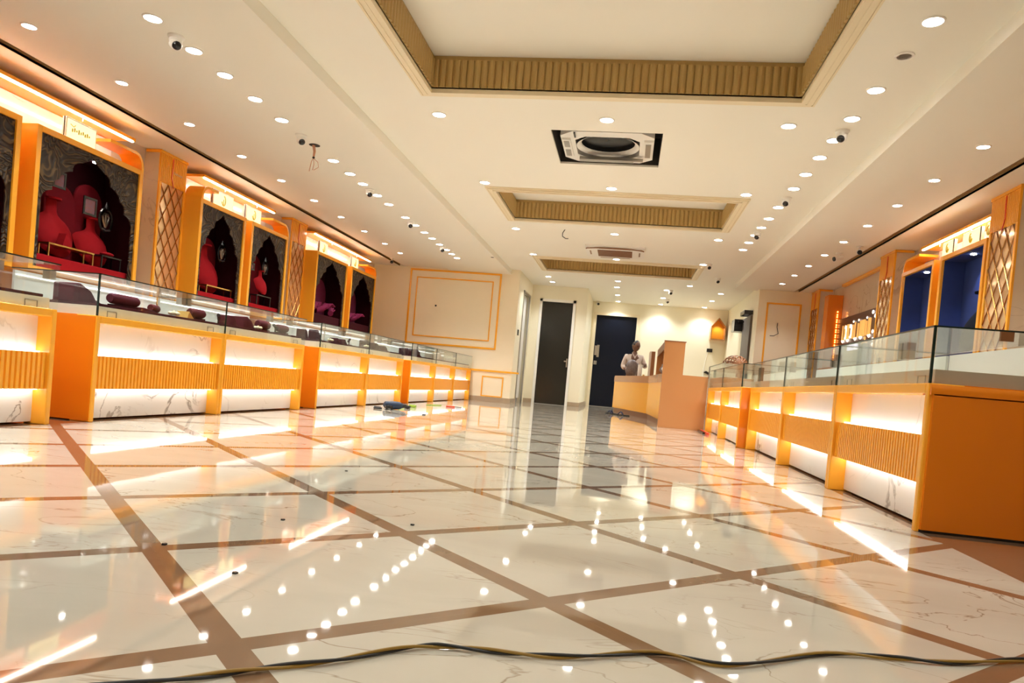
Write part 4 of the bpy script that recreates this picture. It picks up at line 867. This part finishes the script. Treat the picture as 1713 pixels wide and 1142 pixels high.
# head: shaped ellipsoid with brow, nose, chin and ears in one mesh, joined to the neck
def headmesh():
    g = G(); n_, m_ = 28, 20; rs = []
    for k in range(m_+1):
        t_ = .04+(PI-.08)*k/m_; ring = []
        for i in range(n_):
            a_ = 2*PI*i/n_; x, y, z = math.sin(t_)*math.cos(a_), math.sin(t_)*math.sin(a_), math.cos(t_)
            wx, wy = .077, .096
            if z < 0: wx *= 1-.28*z*z; wy *= 1-.12*z*z
            X_, Y_, Z_ = x*wx, y*wy, z*.118
            fr = max(0, -y)
            Y_ -= .026*fr**6*math.exp(-((X_)/.013)**2)*math.exp(-((Z_+.018)/.022)**2)      # nose
            Y_ -= .008*math.exp(-((Z_-.022)/.010)**2)*fr**2                                   # brow
            Y_ += .010*math.exp(-((abs(X_)-.030)/.014)**2)*math.exp(-((Z_-.002)/.012)**2)*fr # eye sockets
            Y_ -= .007*math.exp(-(Z_+.058)**2/.00008)*math.exp(-(X_/.022)**2)*fr              # lips
            Y_ -= .009*math.exp(-(Z_+.092)**2/.0003)*math.exp(-(X_/.03)**2)*fr                # chin
            ring.append((X_, Y_, Z_))
        rs.append(ring)
    g.rings(rs)
    for sx_ in (-1, 1): g.ell((sx_*.078, .01, -.005), (.010, .020, .032), 10, 6)
    return g
hp_ = bpy.data.objects.new('head', None)
hg = headmesh(); Rz = Matrix.Rotation(.55, 3, 'Z') @ Matrix.Rotation(.22, 3, 'X'); hc = Vector((.02, -.02, 1.452))
def place(g): g.v = [tuple(Rz @ Vector(p)+hc) for p in g.v]; return g
place(hg).obj('face', 'skin', man, local=True, smooth=True)
g = G(); rs = []
for k in range(9):
    t_ = .05+1.35*k/8; rs.append([(.083*math.sin(t_)*math.cos(a_), .012+.100*math.sin(t_)*math.sin(a_)*(.86 if math.sin(a_) < 0 and k > 5 else 1), .126*math.cos(t_)+(.0 if math.sin(a_) < 0 else -.03*k/8)) for a_ in [2*PI*i/24 for i in range(24)]])
g.rings(rs); place(g).obj('hair', 'hair', man, local=True, smooth=True)
g = G()
for sx_ in (-1, 1): g.ell((sx_*.028, -.083, .004), (.011, .007, .006), 8, 6)
place(g).obj('eyes', 'black', man, local=True, smooth=True)
g = G()
for sx_ in (-1, 1): g.tube([(sx_*.045, -.078, .022), (sx_*.028, -.092, .027), (sx_*.012, -.095, .022)], .004, 5)
g.tube([(-.022, -.095, -.045), (0, -.101, -.041), (.022, -.095, -.045)], .004, 5)
place(g).obj('brows_and_moustache', 'hair', man, local=True, smooth=True)
V, E_, R_ = [], [], []
a = vtx((0, 0, .80), (.15, .11)); b1 = vtx((0, -.01, .96), (.15, .115), a); c1 = vtx((0, 0, 1.13), (.165, .108), b1); d1 = vtx((0, 0, 1.245), (.085, .07), c1)
for pts in ([(-.17, 0, 1.215), (-.23, -.02, 1.0), (-.195, -.11, .95)], [(.17, 0, 1.215), (.24, -.05, 1.02), (.23, -.15, 1.045)]):
    q = vtx(pts[0], .066, c1); q = vtx(pts[1], .056, q); vtx(pts[2], .046, q)
skin('shirt', 'shirt', V, E_, R_, man)
G().add([(-.05, -.075, 1.30), (0, -.10, 1.22), (.05, -.075, 1.30), (.065, -.05, 1.31), (.0, -.115, 1.17), (-.065, -.05, 1.31)], [(0, 1, 4, 5), (1, 2, 3, 4)]).obj('collar', 'shirt', man, local=True)
V, E_, R_ = [], [], []
a = vtx((0, 0, .80), (.145, .11))
for sx_ in (-1, 1):
    q = vtx((sx_*.085, 0, .72), .10, a); q = vtx((sx_*.09, -.02, .44), .075, q); vtx((sx_*.09, .02, .10), .06, q)
skin('trousers', 'trouser', V, E_, R_, man)
lump('plastic_bag', (.10, 15.52, .965), (.14, .085, .175), 'gray', 'bulky grey brown bag held by the man in front of his body', 'bag', seed=9)
tag(G().tube([(.25, 14.9, .786), (.25, 14.9, 1.03)], .045, 12).obj('paper_roll', 'paper', smooth=True), 'white paper roll standing on the desk beside the held bag', 'paper')
# ---------------------------------------------------------------- things on the floor
def sandal(x, y, a_, lb):
    t = thing('sandal', lb, 'footwear', (x, y, 0), a_, 'pair of sandals')
    G().prism([(-.045, -.12), (.04, -.12), (.05, -.03), (.038, .06), (.045, .12), (-.01, .145), (-.05, .11), (-.035, .0)], 'z', 0, .022).obj('sole', 'sandal', t, local=True, bevel=.004)
    G().tube([(-.045, .0, .012), (-.03, .03, .06), (.0, .05, .07), (.03, .03, .06), (.045, 0, .012)], .013, 8).tube([(0, .05, .07), (0, .1, .03)], .009, 6).obj('strap', 'bluep', t, local=True, smooth=True)
sandal(-.21, 14.3, 1.2, 'left dark sandal on the floor before the desk'); sandal(.0, 13.95, 1.5, 'right dark sandal on the floor before the desk')
dr = thing('power_drill', 'dark blue cordless drill lying on the floor by the left counters', 'tool', (-2.78, 8.55, 0), .5)
G().lathe([(.02, -.12), (.045, -.10), (.05, .0), (.045, .08), (.03, .11)], (0, 0, .05), 16, 'x').obj('body', 'blue', dr, local=True, smooth=True)
G().lathe([(.03, .11), (.022, .15), (.01, .17), (.004, .22)], (0, 0, .05), 12, 'x').obj('chuck', 'black', dr, local=True, smooth=True)
G().tube([(-.06, 0, .04), (-.08, -.13, .03)], .022, 10).box(-.12, -.04, -.19, -.13, 0, .05).obj('grip', 'black', dr, local=True, smooth=True)
for k, (x, y, a_, lb) in enumerate(((-2.84, 8.32, .3, 'black pliers beside the blue drill'), (-2.92, 8.5, -.4, 'thin black screwdriver behind the blue drill'))):
    t = thing('hand_tool', lb, 'tool', (x, y, 0), a_, 'loose hand tools')
    G().tube([(-.1, 0, .012), (0, 0, .012)], .010, 8).obj('handle', 'black', t, local=True); G().tube([(0, 0, .012), (.1, 0, .010)], .004, 6).obj('blade', 'steel', t, local=True)
for k, (x, y, s_, mt) in enumerate(((-2.86, 9.2, .05, 'lime'), (-2.80, 9.45, .045, 'lime'), (-2.88, 9.7, .04, 'black'), (-2.75, 9.05, .035, 'black'), (-2.9, 9.35, .05, 'black'))):
    tag(G().box(x-s_, x+s_, y-s_*.8, y+s_*.8, 0, s_*.8).obj('tool_part', mt, bevel=.008), ['lime green plastic tool part nearest the drill', 'lime green plastic part behind the nearest one', 'black clamp farthest in the tool heap', 'small black part beside the nearest lime piece', 'black battery in the middle of the tool heap'][k], 'tool part', 'tool heap on the floor')
t = thing('hand_tool', 'red handled screwdriver lying alone near the framed wall', 'tool', (-2.5, 10.55, 0), .2, 'loose hand tools')
G().tube([(-.11, 0, .014), (.02, 0, .014)], .013, 8).obj('handle', 'redp', t, local=True); G().tube([(.02, 0, .012), (.12, 0, .01)], .006, 6).obj('blade', 'black', t, local=True)
tag(G().tube([(-2.9, 10.5, .008), (-2.8, 10.7, .008), (-2.75, 10.8, .008)], .007, 6).obj('wire_scrap', 'lime'), 'short green wire scrap on the far left floor', 'scrap')
tag(G().tube([(-2.25, 8.0, .006), (-2.22, 8.03, .006)], .006, 6).obj('screw', 'black'), 'tiny black screw on the floor right of the drill', 'screw')
rb = thing('red_level', 'red bar tool lying at the foot of the far right counter', 'tool', (1.1, 10.1, 0))
G().box(1.09, 1.12, 9.7, 10.55, 0, .03).obj('bar', 'redp', rb); G().box(1.06, 1.09, 9.9, 10.6, 0, .02).obj('black_edge', 'black', rb)
random.seed(11)
for k, (x, y) in enumerate(((-1.222, 3.158), (-1.086, 1.635), (-.814, 1.49), (-.62, 2.2), (-.98, 2.05))):
    a_ = random.random()*3; tag(G().prism([(x+.007*math.cos(a_+q*1.3), y+.007*math.sin(a_+q*1.3)) for q in range(5)], 'z', 0, .004).obj('floor_crumb', 'black'), ['dark crumb on the floor farthest out among the left tiles', 'dark crumb nearest the wide strip crossing at left', 'dark crumb below the first long brown strip', 'dark crumb close to the centre tile', 'dark crumb between two ceiling light reflections'][k], 'debris', 'crumbs on the floor')
# twisted cable across the near floor
base = [(-.75, .86), (-.599, .963), (-.516, 1.034), (-.421, 1.108), (-.322, 1.211), (-.254, 1.239), (-.149, 1.249), (-.046, 1.276), (.103, 1.354), (.229, 1.345), (.429, 1.482), (.572, 1.517), (.689, 1.538), (.85, 1.618), (1.1, 1.7)]
cb_ = []
for k in range(len(base)-1):
    p0, p1, p2, p3 = [Vector(base[max(0, min(len(base)-1, q))]) for q in (k-1, k, k+1, k+2)]
    for s_ in range(10):
        t_ = s_/10; cb_.append(.5*((2*p1)+(-p0+p2)*t_+(2*p0-5*p1+4*p2-p3)*t_*t_+(-p0+3*p1-3*p2+p3)*t_**3))
cbt = thing('twisted_cable', 'thin black and yellow twisted cable snaking across the near floor', 'cable', (.1, 1.3, 0))
for nm, ph, mt in (('black_strand', 0, 'cable_k'), ('yellow_strand', PI, 'cable_y')):
    pts = []
    for k, p in enumerate(cb_):
        th = ph+k*.30; q = Vector(cb_[min(k+1, len(cb_)-1)])-Vector(cb_[max(k-1, 0)]); nn = Vector((-q.y, q.x)).normalized()
        pts.append((p.x+nn.x*.0027*math.cos(th), p.y+nn.y*.0027*math.cos(th), .006+.0027*math.sin(th)))
    G().tube(pts, .0029, 8).obj(nm, mt, cbt, smooth=True)
